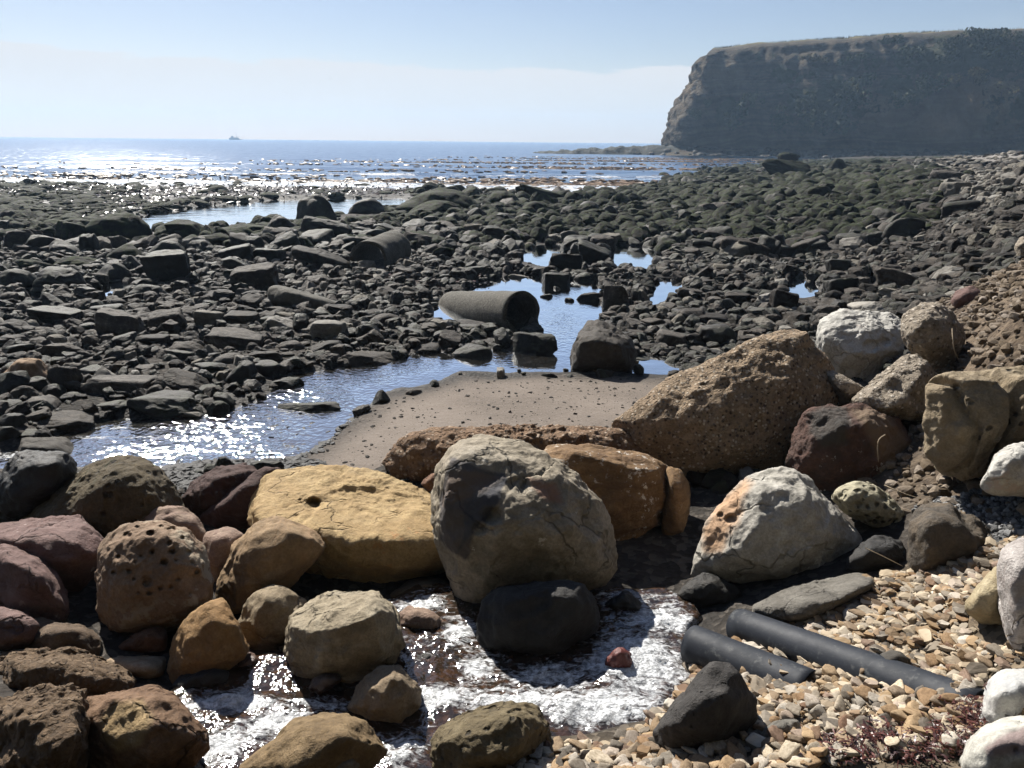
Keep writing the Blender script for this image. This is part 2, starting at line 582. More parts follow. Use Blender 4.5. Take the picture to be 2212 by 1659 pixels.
GRAVEL = at_height([(1000, 1700), (1180, 1575), (1420, 1560), (1500, 1480), (1480, 1350), (1640, 1335), (1900, 1230), (2100, 1260), (2300, 1300), (2500, 1700)], .95)[:, :2]
BANK = at_depth([(1960, 870), (1900, 1010), (1940, 1150), (2000, 1180), (2150, 1160), (2500, 1200), (2500, 500), (2190, 610), (2000, 650), (2010, 760)], [6.5, 5.2, 4.4, 4.2, 4.0, 3.6, 11, 10.5, 9, 7.5])[:, :2]


def ground(X, Y, detail=True):
    X, Y = np.asarray(X, float), np.asarray(Y, float)
    q = _warp(X, Y)
    z = np.zeros(len(X))
    for s in range(0, len(X), 20000):
        t = q[s:s + 20000]
        z[s:s + 20000] = _tps_k(np.linalg.norm(t[:, None] - _tp[None], axis=2)) @ _w[:_n] + _w[_n] + t @ _w[_n + 1:]
    z = np.clip(z, -.1, 3.6)
    Q = np.stack([X, Y], 1)
    sand = smooth(.15, -.25, poly_sd(SAND, Q) + .12 * perlin(np.stack([X * 2.5, Y * 2.5, X * 0], 1)))
    if detail:
        P3 = np.stack([X, Y, np.zeros_like(X)], 1)
        amp = .028 + .02 * smooth(20, 40, Y)
        z = z + (1 - .8 * sand) * (amp * fbm(P3 * 1.1, 3) + .012 * fbm(P3 * 6, 2)) + sand * (.010 * fbm(P3 * 2.0, 3) + .004 * fbm(np.stack([X * 3, Y * 12, X * 0], 1), 2))
    # keep dry ground above the mid water level, then carve the water bodies
    mid = smooth(5.2, 6.2, Y) * smooth(24, 20, Y) * smooth(-14, -11, X)
    z = np.where(mid > 0, np.maximum(z, z * (1 - mid) + mid * np.maximum(z, STREAM_Z + .03)), z)
    lag = smooth(22, 25, Y) * smooth(60, 50, Y)
    z = np.maximum(z, lag * (LAGOON_Z + .05))
    for poly in STREAMS:
        d = poly_sd(poly, Q) + .05 * perlin(np.stack([X * 3, Y * 3, X * 0], 1))
        k = smooth(.10, -.22, d)
        z = z * (1 - k) + (STREAM_Z - .10) * k
    d = poly_sd(LAGOON, Q) + .5 * perlin(np.stack([X * .6, Y * .6, X * 0], 1))
    k = smooth(.4, -.8, d)
    z = z * (1 - k) + (LAGOON_Z - .2) * k
    d = poly_sd(SEA_POLY, Q) + 1.2 * perlin(np.stack([X * .25, Y * .25, X * 0], 1))
    k = smooth(1.5, -6, d)
    z = z * (1 - k) + (-.7) * k
    d = poly_sd(CASCADE, Q)
    k = smooth(.06, -.08, d)
    z = z * (1 - k) + np.minimum(z, CASCADE_Z - .09) * k
    return z


def ground_at(x, y):
    return float(ground(np.array([x]), np.array([y]), False)[0])


def hit_ground(p):
    """where the line of sight through picture point p meets the ground"""
    r = rays([p])[0]
    t = np.geomspace(1.6, 230, 900)
    P = CAM + r * t[:, None]
    below = P[:, 2] < ground(P[:, 0], P[:, 1], False)
    i = int(np.argmax(below)) if below.any() else len(t) - 1
    return P[i]


def ground_material():
    M = Mat('shore_ground')
    v = M.coord()
    big = M.noise(v, .9, 4, .6)
    fine = M.noise(v, 40, 5, .7)
    vor = M.n('ShaderNodeTexVoronoi')
    M.put(vor.inputs['Vector'], M.vmath('ADD', v, M.vmath('SCALE', M.noise(v, 12, 2, out='Color'), .04)))
    vor.inputs['Scale'].default_value = 22
    vs = M.n('ShaderNodeSeparateColor')
    M.put(vs.inputs[0], vor.outputs['Color'])
    dark = M.mix(M.step(big, .35, .65), (.020, .018, .015), (.040, .034, .029))
    dark = M.mix(M.step(vs.outputs[0], .6, .9), dark, (.075, .065, .055))
    sand = M.mix(M.step(big, .3, .7), (.125, .103, .085), (.18, .15, .125))
    sand = M.mix(M.math('MULTIPLY', M.step(fine, .45, .7), .5), sand, (.25, .215, .185))
    sand = M.mix(M.math('MULTIPLY', M.step(M.noise(v, 95, 2, .6), .6, .72), .6), sand, (.06, .05, .042))
    grav = M.mix(vs.outputs[0], (.06, .045, .03), (.20, .155, .105))
    earth = M.mix(M.step(M.noise(v, 7, 6, .7), .35, .65), (.045, .032, .022), (.14, .105, .072))
    beach = M.mix(M.step(big, .3, .7), (.17, .155, .14), (.25, .23, .21))
    c = M.mix(M.attr('sand'), dark, sand)
    c = M.mix(M.attr('gravel'), c, grav)
    c = M.mix(M.attr('earth'), c, earth)
    c = M.mix(M.attr('beach'), c, beach)
    wet = M.attr('wet')
    c = M.mix(wet, c, M.mix(1.0, c, (.5, .48, .46), 'MULTIPLY'))
    rip = M.n('ShaderNodeMapping')
    M.put(rip.inputs['Vector'], v)
    rip.inputs['Scale'].default_value = (3.0, 11.0, 1.0)
    fine = M.math('MULTIPLY_ADD', M.noise(rip.outputs[0], 1.0, 3, .5), .8, fine)
    h = M.math('MULTIPLY_ADD', vor.outputs['Distance'], M.math('MULTIPLY_ADD', M.attr('sand'), -.85, 1.0), M.math('MULTIPLY', fine, .6))
    rough = M.math('MULTIPLY_ADD', wet, -.28, .95)
    return M.set(color=c, rough=rough, normal=M.bump(h, .7, .03), spec=.2)


def build_ground():
    nr, ns = 430, 330
    r = np.geomspace(.45, 245, nr)
    s = np.linspace(-1.15, 1.35, ns)
    Rr, Ss = np.meshgrid(r, s, indexing='ij')
    X, Y = (Rr * Ss).ravel(), (Rr - OFF).ravel()
    z = ground(X, Y)
    Q = np.stack([X, Y], 1)
    sand = smooth(.25, -.25, poly_sd(SAND, Q))
    sm = .35 * perlin(np.stack([X * 1.5, Y * 1.5, X * 0], 1))
    grav = smooth(.35, -.15, poly_sd(GRAVEL, Q) + sm * .5)
    earth = smooth(.4, -.4, poly_sd(BANK, Q) + sm)
    beach = smooth(1.7, 2.3, z + .15 * sm) * smooth(22, 40, Y)
    wet = np.maximum(smooth(STREAM_Z + .10, STREAM_Z + .01, z) * smooth(5.5, 6.5, Y), smooth(.35, .1, z)) * (1 - beach)
    sdw = poly_sd(STREAMS[0], Q)
    wet = np.maximum(wet, sand * .8 * smooth(.55, .0, sdw + .25 * sm))
    wet = np.maximum(wet, smooth(CASCADE_Z + .07, CASCADE_Z, z) * smooth(.3, 0, poly_sd(CASCADE, Q)))
    me = mesh_from('ground', np.stack([X, Y, z], 1), grid_faces(nr, ns)[:, ::-1], attrs={'sand': sand, 'gravel': grav, 'earth': earth, 'beach': beach, 'wet': wet})
    link('ground', me, ground_material(), kind='structure', label='dark wet shore ground with a sand bar, gravel and an earth bank', cat='ground')


build_ground()


# ------------------------------------------------------------------ water
def water_mat(name, deep, scale, strength, rough, boost, foam=False, bed=None, chop_rough=0.0, aniso=(1, 1, 1), attr_chop=None, fcol=(.82, .84, .86)):
    M = Mat(name)
    v = M.coord()
    mp = M.n('ShaderNodeMapping')
    M.put(mp.inputs['Vector'], v)
    mp.inputs['Scale'].default_value = aniso
    va = mp.outputs[0]
    h = M.math('ADD', M.math('MULTIPLY', M.noise(va, scale, 1, .5, .3), 1.0), M.math('MULTIPLY', M.noise(va, scale * 2.9, 1, .5), .22))
    b = M.n('ShaderNodeBump')
    M.put(b.inputs['Height'], h)
    b.inputs['Distance'].default_value = 1.3 / scale
    st = strength if attr_chop is None else M.math('MULTIPLY_ADD', M.attr('chop'), attr_chop, strength)
    M.put(b.inputs['Strength'], st)
    nrm = b.outputs[0]
    if bed:
        deep = M.mix(M.step(M.noise(v, 16, 5, .7), .40, .66), deep, bed)
        deep = M.mix(M.math('MULTIPLY', M.step(M.voro(v, 21), .42, .18), .6), deep, tuple(x * 1.7 for x in bed))
    M.set(color=deep, rough=.25, normal=nrm, spec=.0)
    gl = M.n('ShaderNodeBsdfGlossy', distribution='BECKMANN')
    M.put(gl.inputs['Roughness'], M.math('MULTIPLY_ADD', M.attr('chop'), chop_rough, rough) if chop_rough else rough)
    gl.inputs['Color'].default_value = (.96, .98, 1, 1)
    M.put(gl.inputs['Normal'], nrm)
    fr = M.n('ShaderNodeFresnel')
    fr.inputs['IOR'].default_value = 1.36
    M.put(fr.inputs['Normal'], nrm)
    f = M.math('MULTIPLY_ADD', fr.outputs[0], boost, .05, clamp=True)
    mx = M.n('ShaderNodeMixShader')
    M.put(mx.inputs[0], f)
    M.t.links.new(M.p.outputs[0], mx.inputs[1])
    M.t.links.new(gl.outputs[0], mx.inputs[2])
    last = mx.outputs[0]
    if foam:
        fm = M.attr('foam')
        fmap = M.n('ShaderNodeMapping')
        M.put(fmap.inputs['Vector'], v)
        fmap.inputs['Rotation'].default_value = (0, 0, -.35)
        fmap.inputs['Scale'].default_value = (.75, 1.7, 1)
        n1 = M.noise(fmap.outputs[0], foam[0], 7, .70, 1.3)
        cells = M.voro(M.vmath('ADD', v, M.vmath('SCALE', M.noise(v, foam[0] * .7, 3, out='Color'), 1.0 / foam[0])), foam[0] * 2.2, 'DISTANCE_TO_EDGE')
        lace = M.math('MULTIPLY_ADD', M.step(cells, .35, .0), .07, n1)
        k = M.step(M.math('ADD', M.math('MULTIPLY_ADD', M.math('SUBTRACT', lace, .5), 1.25, .5), M.math('MULTIPLY', fm, .56)), .74, 1.06)
        fp = M.n('ShaderNodeBsdfPrincipled')
        M.put(fp.inputs['Base Color'], M.mix(M.step(M.noise(v, foam[0] * 2.6, 4, .7), .36, .62), tuple(x * .42 for x in fcol), fcol))
        fp.inputs['Roughness'].default_value = .6
        M.put(fp.inputs['Normal'], M.bump(M.math('MULTIPLY_ADD', M.noise(v, foam[0] * 3.5, 4, .7), .8, n1), .9, foam[1]))
        m2 = M.n('ShaderNodeMixShader')
        M.put(m2.inputs[0], k)
        M.t.links.new(last, m2.inputs[1])
        M.t.links.new(fp.outputs[0], m2.inputs[2])
        last = m2.outputs[0]
    M.t.links.new(last, M.out.inputs['Surface'])
    return M.m


def blobs(X, Y, items, z):
    """sum of soft spots given in picture points (x, y, rx, ry, weight)"""
    o = np.zeros(len(X))
    P = project(np.stack([X, Y, np.full(len(X), z)], 1))
    for (x, y, rx, ry, w) in items:
        o = np.maximum(o, w * np.exp(-(((P[:, 0] - x) / rx) ** 2 + ((P[:, 1] - y) / ry) ** 2)))
    return o


def build_sea():
    ys = np.concatenate([np.linspace(46, 130, 230), np.geomspace(131, 1500, 110)])
    xs = np.concatenate([np.linspace(-1500, -130, 14), np.linspace(-125, 130, 210), np.linspace(140, 1500, 14)])
    Y, X = np.meshgrid(ys, xs, indexing='ij')
    X, Y = X.ravel(), Y.ravel()
    # swells run in towards the shore (crests nearly parallel to x), steeper where they break
    warp = 2.5 * perlin(np.stack([X * .022, Y * .03, X * 0], 1))
    ph = (Y + warp + .03 * X)
    near = smooth(160, 70, Y)
    z = .17 * np.sin(ph * 2 * math.pi / 17) + .05 * near * np.sin(ph * 2 * math.pi / 7.3 + 1) + .05 * perlin(np.stack([X * .12, Y * .35, X * 0], 1))
    z *= smooth(1500, 500, Y) * .8 + .2
    brk = np.zeros_like(X)
    for c, w, hgt, x0, x1 in ((62.5, .9, .30, -70, 10), (67.5, .8, .35, 2, 24), (79, 1.1, .28, -70, 40), (96, 1.3, .26, -90, 60), (72, .7, .16, -60, 45)):
        line = c + 1.6 * perlin(np.stack([X * .05, X * 0 + c, X * 0], 1)) - .02 * X
        env = smooth(x0, x0 + 12, X) * smooth(x1, x1 - 12, X) * (.55 + .45 * perlin(np.stack([X * .13, X * 0 + c * 2, X * 0], 1)))
        d = Y - line
        prof = np.where(d < 0, np.exp(-(d / w) ** 2), np.exp(-(d / (2.6 * w)) ** 2))
        z += hgt * env * prof
        brk = np.maximum(brk, env * np.exp(-((d + .9 * w) / (1.0 * w)) ** 2) * (1.0 if c < 75 else .55))
    wash = smooth(66, 60, Y) * smooth(-90, -60, X) * smooth(22, 6, X)
    foam = np.maximum(np.clip(brk * 1.0, 0, 1), .62 * wash)
    foam = np.maximum(foam, .42 * smooth(95, 70, Y) * smooth(-5, 20, X))
    chop = smooth(50, 90, Y)
    me = mesh_from('sea', np.stack([X, Y, z + SEA_Z], 1), grid_faces(len(ys), len(xs))[:, ::-1], attrs={'foam': foam, 'chop': chop})
    mat = water_mat('sea_water', (.016, .052, .11), .9, .15, .15, 1.25, chop_rough=.17, foam=(.9, .15), aniso=(.55, 1.5, 1), fcol=(.8, .82, .84))
    link('sea', me, mat, kind='structure', label='blue sea with low swells and a thin line of breaking waves', cat='sea')


build_sea()


def build_lagoon():
    xs, ys = np.linspace(-30, 8, 60), np.linspace(23, 52, 50)
    X, Y = np.meshgrid(xs, ys, indexing='ij')
    X, Y = X.ravel(), Y.ravel()
    me = mesh_from('lagoon', np.stack([X, Y, X * 0 + LAGOON_Z], 1), grid_faces(60, 50))
    link('lagoon', me, water_mat('lagoon_water', (.05, .06, .06), 1.6, .03, .03, 3.6, aniso=(.6, 1.6, 1)), kind='structure', label='still tidal pool behind the mossy boulders', cat='tidal pool')


build_lagoon()


def build_stream():
    nx, ny = 260, 230
    xs, ys = np.linspace(-11, 9.5, nx), np.geomspace(5.4, 24, ny)
    X, Y = np.meshgrid(xs, ys, indexing='ij')
    X, Y = X.ravel(), Y.ravel()
    chop = blobs(X, Y, [(470, 930, 200, 70, 1.0), (640, 860, 140, 50, 1.0), (330, 985, 190, 50, 1.0), (760, 810, 110, 30, .8), (560, 985, 140, 50, 1.0), (1210, 710, 70, 60, .35), (100, 965, 130, 40, .6), (1060, 760, 60, 25, .5), (880, 790, 80, 25, .5)], STREAM_Z)
    n = np.stack([X * 5, Y * 5, X * 0], 1)
    z = STREAM_Z + .010 * chop * fbm(n, 3) + .002 * perlin(n * .6)
    foam = blobs(X, Y, [(250, 925, 60, 8, .55), (200, 945, 50, 6, .6), (300, 945, 80, 5, .5), (20, 985, 40, 10, .6), (330, 900, 50, 6, .5)], STREAM_Z)
    me = mesh_from('stream', np.stack([X, Y, z], 1), grid_faces(nx, ny), attrs={'foam': foam, 'chop': chop})
    link('stream', me, water_mat('stream_water', (.030, .032, .030), 13, .010, .025, 3.8, foam=(7, .03), chop_rough=.12, bed=(.055, .045, .034), attr_chop=.34), kind='structure', label='shallow stream and rock pools winding past the concrete pipe and sand bar', cat='stream')


build_stream()


def build_cascade():
    x0, x1 = CASCADE[:, 0].min() - .15, CASCADE[:, 0].max() + .15
    y0, y1 = CASCADE[:, 1].min() - .15, CASCADE[:, 1].max() + .15
    nx, ny = int((x1 - x0) / .0135), int((y1 - y0) / .0135)
    X, Y = np.meshgrid(np.linspace(x0, x1, nx), np.linspace(y0, y1, ny), indexing='ij')
    X, Y = X.ravel(), Y.ravel()
    sd = poly_sd(CASCADE, np.stack([X, Y], 1))
    foam = blobs(X, Y, [(1380, 1440, 130, 75, 1.0), (1300, 1530, 190, 45, 1.0), (1120, 1520, 150, 35, .95), (960, 1510, 90, 30, .9), (520, 1520, 150, 20, 1.0), (600, 1560, 90, 30, .9), (470, 1610, 60, 50, .9),
                        (880, 1630, 60, 50, .85), (900, 1305, 90, 22, .8), (1000, 1370, 45, 45, .85), (1030, 1440, 50, 40, .75), (1430, 1350, 80, 50, 1.0), (1360, 1300, 80, 30, .7), (1180, 1470, 120, 45, .8), (720, 1520, 60, 20, .7), (540, 1590, 110, 35, .75)], CASCADE_Z)
    n = np.stack([X, Y, X * 0], 1)
    flow = fbm(np.stack([X * 2.2 + Y * 1.5, Y * 4.5 - X * 1.2, X * 0], 1), 3)
    foam = np.clip(np.maximum(foam * 1.02, .16) + .30 * flow, 0, 1.0)
    turb = .35 + .8 * foam
    z = CASCADE_Z + turb * (.020 * fbm(n * 4.5, 3, .5) + .010 * fbm(n * 17, 4, .6)) + .014 * foam * np.abs(fbm(n * 28, 3, .6)) + .035 * foam * np.maximum(0, fbm(n * 4.2 + 9, 2))
    z += .05 * blobs(X, Y, [(1380, 1430, 110, 60, 1.0), (1300, 1530, 160, 30, .6)], CASCADE_Z)
    z -= .25 * smooth(0, .12, sd)
    me = mesh_from('cascade', np.stack([X, Y, z], 1), grid_faces(nx, ny), attrs={'foam': foam, 'chop': turb})
    link('cascade_water', me, water_mat('cascade_water', (.018, .014, .010), 30, .16, .14, 1.0, foam=(12, .03), bed=(.045, .024, .014), attr_chop=.12, fcol=(.86, .88, .90)), kind='structure', label='white water tumbling between the foreground boulders', cat='cascade')


build_cascade()

# ------------------------------------------------------------------ headland
HEAD_BASE = np.array([[130, 330, 22], [75, 285, 23], [48, 240, 25.2], [40.5, 214, 25.6], [44, 205, 26.3], [58, 200, 27.4], [74, 193, 28], [92, 184, 28.6], [108, 174, 29], [124, 163, 29.5], [142, 150, 30.5], [165, 138, 31], [200, 122, 32]], float)


def head_path(n):
    B = HEAD_BASE
    L = np.concatenate([[0], np.cumsum(np.linalg.norm(np.diff(B[:, :2], axis=0), axis=1))])
    t = np.linspace(0, L[-1], n)
    t = np.concatenate([np.linspace(0, L[2], int(n * .1), endpoint=False), np.linspace(L[2], L[-1], n - int(n * .1))])
    P = np.stack([np.interp(t, L, B[:, k]) for k in range(3)], 1)
    for _ in range(8):
        P[1:-1] = (P[:-2] + 2 * P[1:-1] + P[2:]) / 4
    T = np.gradient(P[:, :2], axis=0)
    T /= np.linalg.norm(T, axis=1)[:, None]
    inward = np.stack([-T[:, 1], T[:, 0]], 1)
    return t, P, inward


def headland_mat():
    M = Mat('cliff_rock')
    v = M.coord()
    s = M.n('ShaderNodeSeparateXYZ')
    M.put(s.inputs[0], v)
    tz = M.math('MULTIPLY_ADD', M.noise(v, .06, 3), 6.0, M.math('MULTIPLY_ADD', s.outputs[0], -.035, s.outputs[2]))
    cz = M.n('ShaderNodeCombineXYZ')
    M.put(cz.inputs[0], tz)
    lay = M.noise(cz.outputs[0], .75, 5, .65)
    c = M.mix(M.step(lay, .40, .60), (.062, .050, .037), (.115, .093, .065))
    c = M.mix(M.math('MULTIPLY', M.step(M.noise(v, .35, 6, .7), .42, .62), .6), c, (.040, .033, .025))
    c = M.mix(M.attr('bare'), c, M.mix(M.noise(v, .5, 6, .7), (.16, .11, .066), (.29, .215, .135)))
    veg = M.math('ADD', M.attr('veg'), M.math('MULTIPLY', M.math('SUBTRACT', M.noise(v, .28, 6, .7), .5), 1.7))
    vc = M.mix(M.noise(v, 1.2, 5, .7), (.016, .020, .010), (.075, .075, .036))
    c = M.mix(M.step(veg, .22, .40), c, vc)
    grass = M.mix(M.noise(v, .8, 5, .7), (.11, .095, .045), (.22, .19, .10))
    c = M.mix(M.attr('top'), c, grass)
    h = M.math('MULTIPLY_ADD', M.noise(v, .9, 7, .7), 1.0, M.math('MULTIPLY', lay, .7))
    return M.set(color=c, rough=.95, spec=.15, normal=M.bump(h, .9, 1.3))


def build_headland():
    nu = 420
    t, P, inw = head_path(nu)
    prof = [(-16, -.035), (-11, -.02), (-6, .02), (-2.5, .055)] + [(x, y) for x, y in zip(np.interp(np.linspace(0, 1, 46), [0, .15, .4, .66, .85, .95, 1], [0, .4, 1.2, 5.0, 7.6, 9.6, 15]), np.interp(np.linspace(0, 1, 46), [0, 1], [.06, 1.0]))] + [(22, 1.02), (30, 1.05), (45, 1.08), (70, 1.11), (110, 1.12)]
    nv = len(prof)
    sb, vz = np.array([p[0] for p in prof]), np.array([p[1] for p in prof])
    face = smooth(.03, .10, vz) * smooth(1.01, .9, vz)
    right = smooth(85, 125, P[:, 0])                       # towards the bay the face leans back into gullied slopes
    V = np.zeros((nu, nv, 3))
    for j in range(nv):
        back = sb[j] * (1 + 1.0 * right * (vz[j] > .06))
        V[:, j, 0] = P[:, 0] + inw[:, 0] * back
        V[:, j, 1] = P[:, 1] + inw[:, 1] * back
        V[:, j, 2] = vz[j] * P[:, 2]
    Q = V.reshape(-1, 3)
    f = np.tile(face, nu)
    uu = np.repeat(t, nv)
    rr = np.repeat(right, nv)
    zz = Q[:, 2]
    big = fbm(np.stack([uu * .035, zz * .05, uu * 0], 1), 4)
    gully = fbm(np.stack([uu * .16 + zz * .05, zz * .028, uu * 0 + 5], 1), 3, ridged=True)
    ledge = fbm(np.stack([uu * .02, (zz + .02 * Q[:, 0]) * .55, uu * 0 + 3], 1), 3)
    rough = fbm(Q * .4, 4)
    d = f * (2.6 * big + (1.3 + 1.6 * rr) * gully + .55 * ledge + 1.0 * rough)
    nn = np.repeat(inw, nv, 0)
    Q[:, 0] -= nn[:, 0] * d
    Q[:, 1] -= nn[:, 1] * d
    top = np.tile(smooth(.975, 1.0, vz), nu)
    Q[:, 2] += (top * .5 + .15) * fbm(np.stack([Q[:, 0] * .12, Q[:, 1] * .12, zz * 0], 1), 3)
    pj = project(Q)
    veg = np.zeros(len(Q))
    for (x, y, rx, ry, w) in ((1575, 240, 30, 26, .9), (1780, 225, 85, 60, .8), (1500, 245, 22, 14, .5), (1625, 205, 22, 14, .5), (1720, 160, 60, 25, .45), (1950, 190, 70, 40, .5), (2120, 120, 120, 50, .7), (2000, 130, 90, 40, .55), (2200, 240, 80, 60, .45), (1850, 130, 70, 26, .4), (1640, 120, 80, 14, .3)):
        veg = np.maximum(veg, w * np.exp(-((pj[:, 0] - x) / rx) ** 2 - ((pj[:, 1] - y) / ry) ** 2))
    bare = np.zeros(len(Q))
    for (x, y, rx, ry, w) in ((2040, 270, 70, 40, .9), (2130, 215, 70, 50, .8), (1900, 240, 60, 40, .5), (1470, 190, 30, 40, .5), (1560, 160, 60, 25, .4)):
        bare = np.maximum(bare, w * np.exp(-((pj[:, 0] - x) / rx) ** 2 - ((pj[:, 1] - y) / ry) ** 2))
    bare *= smooth(-.2, .8, gully)
    me = mesh_from('headland', Q, grid_faces(nu, nv)[:, ::-1], attrs={'veg': veg, 'bare': bare, 'top': top})
    link('headland', me, headland_mat(), kind='structure', label='brown cliff headland with flat grassy top reaching into the sea', cat='headland')
    return t, P, inw


HT, HP, HIN = build_headland()


def build_reef():
    """low dark reef running seaward from the foot of the headland"""
    nu, nv = 150, 26
    u = np.linspace(0, 1, nu)
    X0, Y0 = 50 - u * 47, 204 + 8 * u + 2 * np.sin(u * 5)
    hgt = 2.3 * (1 - u) ** .6 + .55 * (1 - u ** 3)
    V = []
    for j in range(nv):
        s = j / (nv - 1) * 2 - 1
        V.append(np.stack([X0, Y0 + s * (7 - 2 * u), -.3 + hgt * (1 - s * s)], 1))
    V = np.stack(V, 1).reshape(-1, 3)
    V[:, 2] += .55 * fbm(V * .35, 4) * smooth(-.3, .3, V[:, 2])
    me = mesh_from('reef', V, grid_faces(nu, nv))
    link('reef', me, rock_mat('reef_rock', [(.018, .018, .014), (.03, .032, .022), (.05, .05, .036)], sc=.25, bump=.8), kind='structure', label='low dark reef reaching out from the foot of the headland', cat='reef')


build_reef()


def build_unseen_bluff():
    """the bluff behind the beach: runs on from the headland, out of view, added to cut sky light on the rocks"""
    B = np.array([[205, 118], [150, 100], [95, 66], [60, 34], [38, 12], [22, -3], [6, -11], [-12, -14], [-40, -16], [-90, -14], [-160, -8]], float)
    L = np.concatenate([[0], np.cumsum(np.linalg.norm(np.diff(B, axis=0), axis=1))])
    t = np.linspace(0, L[-1], 150)
    P = np.stack([np.interp(t, L, B[:, k]) for k in range(2)], 1)
    for _ in range(10):
        P[1:-1] = (P[:-2] + 2 * P[1:-1] + P[2:]) / 4
    T = np.gradient(P, axis=0)
    T /= np.linalg.norm(T, axis=1)[:, None]
    out = np.stack([-T[:, 1], T[:, 0]], 1)
    sgn = np.sign(((P - np.array([20, 40])) * out).sum(1))[:, None]
    out = out * sgn
    prof = [(-6, .0), (-2, .02)] + [(x, y) for x, y in zip(np.linspace(0, 17, 26), np.linspace(.05, 1, 26))] + [(24, 1.04), (45, 1.08)]
    V = np.stack([np.concatenate([P + out * a, np.full((len(P), 1), 1.0 + 36 * b)], 1) for a, b in prof], 1)
    nv = len(prof)
    Q = V.reshape(-1, 3)
    f = np.tile(np.array([1.0 if 0 < b < 1.02 else .2 for a, b in prof]), len(P))
    d = f * (1.8 * fbm(Q * .06, 3) + .9 * fbm(Q * .25, 3))
    Q[:, :2] += np.repeat(out, nv, 0) * d[:, None]
    n = len(Q)
    me = mesh_from('unseen_bluff', Q, grid_faces(len(P), nv), attrs={'veg': np.full(n, .42), 'bare': np.zeros(n), 'top': np.zeros(n)})
    link('unseen_bluff', me, bpy.data.materials['cliff_rock'], kind='structure', label='unseen scrub-covered hillside added behind the beach to cut sky light', cat='unseen_bluff')


build_unseen_bluff()  # out of view; added so rock faces towards the camera get less sky light

# ------------------------------------------------------------------ rock materials
TAN = rock_mat('tan_sandstone', [(.30, .195, .085), (.46, .325, .155), (.56, .43, .235)], sc=1.2, strata=((.1, .25, 1.0), 9, .35, (.26, .165, .07)), bump=.5, cracks=.4, fine=1.4, spots=(5, .60, (.30, .17, .07)))
PALE = rock_mat('pale_limestone', [(.34, .315, .265), (.48, .45, .39), (.60, .575, .515)], sc=1.1, cracks=.7, bump=.45, spots=(10, .60, (.60, .58, .52)))
WHITE = rock_mat('white_chalky_stone', [(.42, .40, .36), (.55, .53, .48), (.66, .64, .585)], sc=1.3, cracks=.4, bump=.45, spots=(7, .58, (.36, .31, .27)))
OLIVE = rock_mat('olive_grey_stone', [(.13, .105, .065), (.225, .18, .115), (.31, .26, .18)], sc=1.2, cracks=.5, bump=.45)
CONGL = rock_mat('conglomerate', [(.26, .185, .115), (.37, .27, .175), (.47, .36, .245)], sc=1.0, speck=(38, .8, (.045, .035, .03), (.50, .43, .34)), pits=(17, .22, 1.2), bump=.75, fine=1.8)
CONGL_RED = rock_mat('reddish_conglomerate', [(.19, .115, .065), (.27, .165, .095), (.35, .24, .15)], sc=1.1, speck=(30, .7, (.06, .04, .03), (.46, .37, .28)), bump=.95, fine=2.0)
CONGL_PALE = rock_mat('pale_conglomerate', [(.27, .22, .16), (.37, .31, .24), (.47, .41, .33)], sc=1.1, speck=(34, .7, (.09, .07, .055), (.58, .52, .44)), bump=.8, pits=(15, .2, 1.0), fine=1.8)
LAYER = rock_mat('orange_layered_sandstone', [(.15, .085, .04), (.25, .15, .07), (.36, .25, .135)], sc=1.1, strata=((.08, .1, 1.0), 16, .8, (.10, .055, .025)), bump=.75, spots=(17, .56, (.50, .46, .40)))
GREY = rock_mat('grey_shale', [(.115, .105, .09), (.185, .17, .145), (.25, .235, .20)], sc=1.3, strata=((.25, .35, 1.0), 15, .7, (.08, .072, .06)), bump=.65, cracks=.2)
BLACK = rock_mat('black_basalt', [(.022, .021, .020), (.036, .034, .032), (.060, .056, .052)], sc=1.4, bump=.5, pits=(26, .14, .8), rough=.72, cracks=.15)
DARKWET = rock_mat('dark_wet_stone', [(.016, .015, .013), (.030, .027, .023), (.055, .048, .040)], sc=1.6, bump=.7, rough=.6, spec=.35)
PURPLE = rock_mat('purple_brown_stone', [(.115, .062, .052), (.19, .115, .10), (.27, .185, .165)], sc=1.2, cracks=.35, bump=.75, strata=((.2, .3, 1.0), 8, .35, (.26, .19, .17)), spots=(12, .62, (.34, .27, .24)))
PORED = rock_mat('pitted_sandstone', [(.19, .115, .065), (.27, .18, .115), (.35, .26, .18)], sc=1.2, bump=.55, spots=(6, .52, (.30, .25, .18)))
PORPALE = rock_mat('pitted_pale_stone', [(.32, .28, .18), (.43, .39, .27), (.52, .48, .36)], sc=1.4, bump=.6, pits=(19, .40, 1.8))
BROWN = rock_mat('brown_rough_stone', [(.095, .060, .033), (.17, .110, .062), (.25, .175, .105)], sc=1.4, bump=.85, speck=(30, .35, (.04, .03, .02), (.30, .22, .14)), fine=1.8)
REDBROWN = rock_mat('red_brown_stone', [(.115, .055, .032), (.20, .105, .062), (.28, .17, .105)], sc=1.4, bump=.7, cracks=.5)
MUDBROWN = rock_mat('mossy_brown_stone', [(.075, .055, .03), (.125, .095, .052), (.19, .15, .09)], sc=1.3, bump=.8, spots=(9, .55, (.055, .050, .025)), pits=(12, .3, 1.0), fine=1.6)
RUST = rock_mat('rust_and_black_stone', [(.055, .042, .034), (.12, .062, .046), (.20, .11, .08)], sc=1.1, bump=.9, spots=(13, .63, (.60, .55, .50)), fine=1.4)
RIDGED = rock_mat('ridged_tan_stone', [(.23, .18, .115), (.35, .28, .185), (.47, .40, .29)], sc=1.2, bump=.8, pits=(10, .24, 1.4), strata=((1.0, .3, .1), 9, .55, (.20, .15, .09)))
REDDARK = rock_mat('dark_red_ridged_stone', [(.05, .026, .022), (.085, .046, .038), (.14, .085, .07)], sc=1.4, bump=1.0, strata=((.5, .2, .8), 10, .6, (.045, .025, .02)))
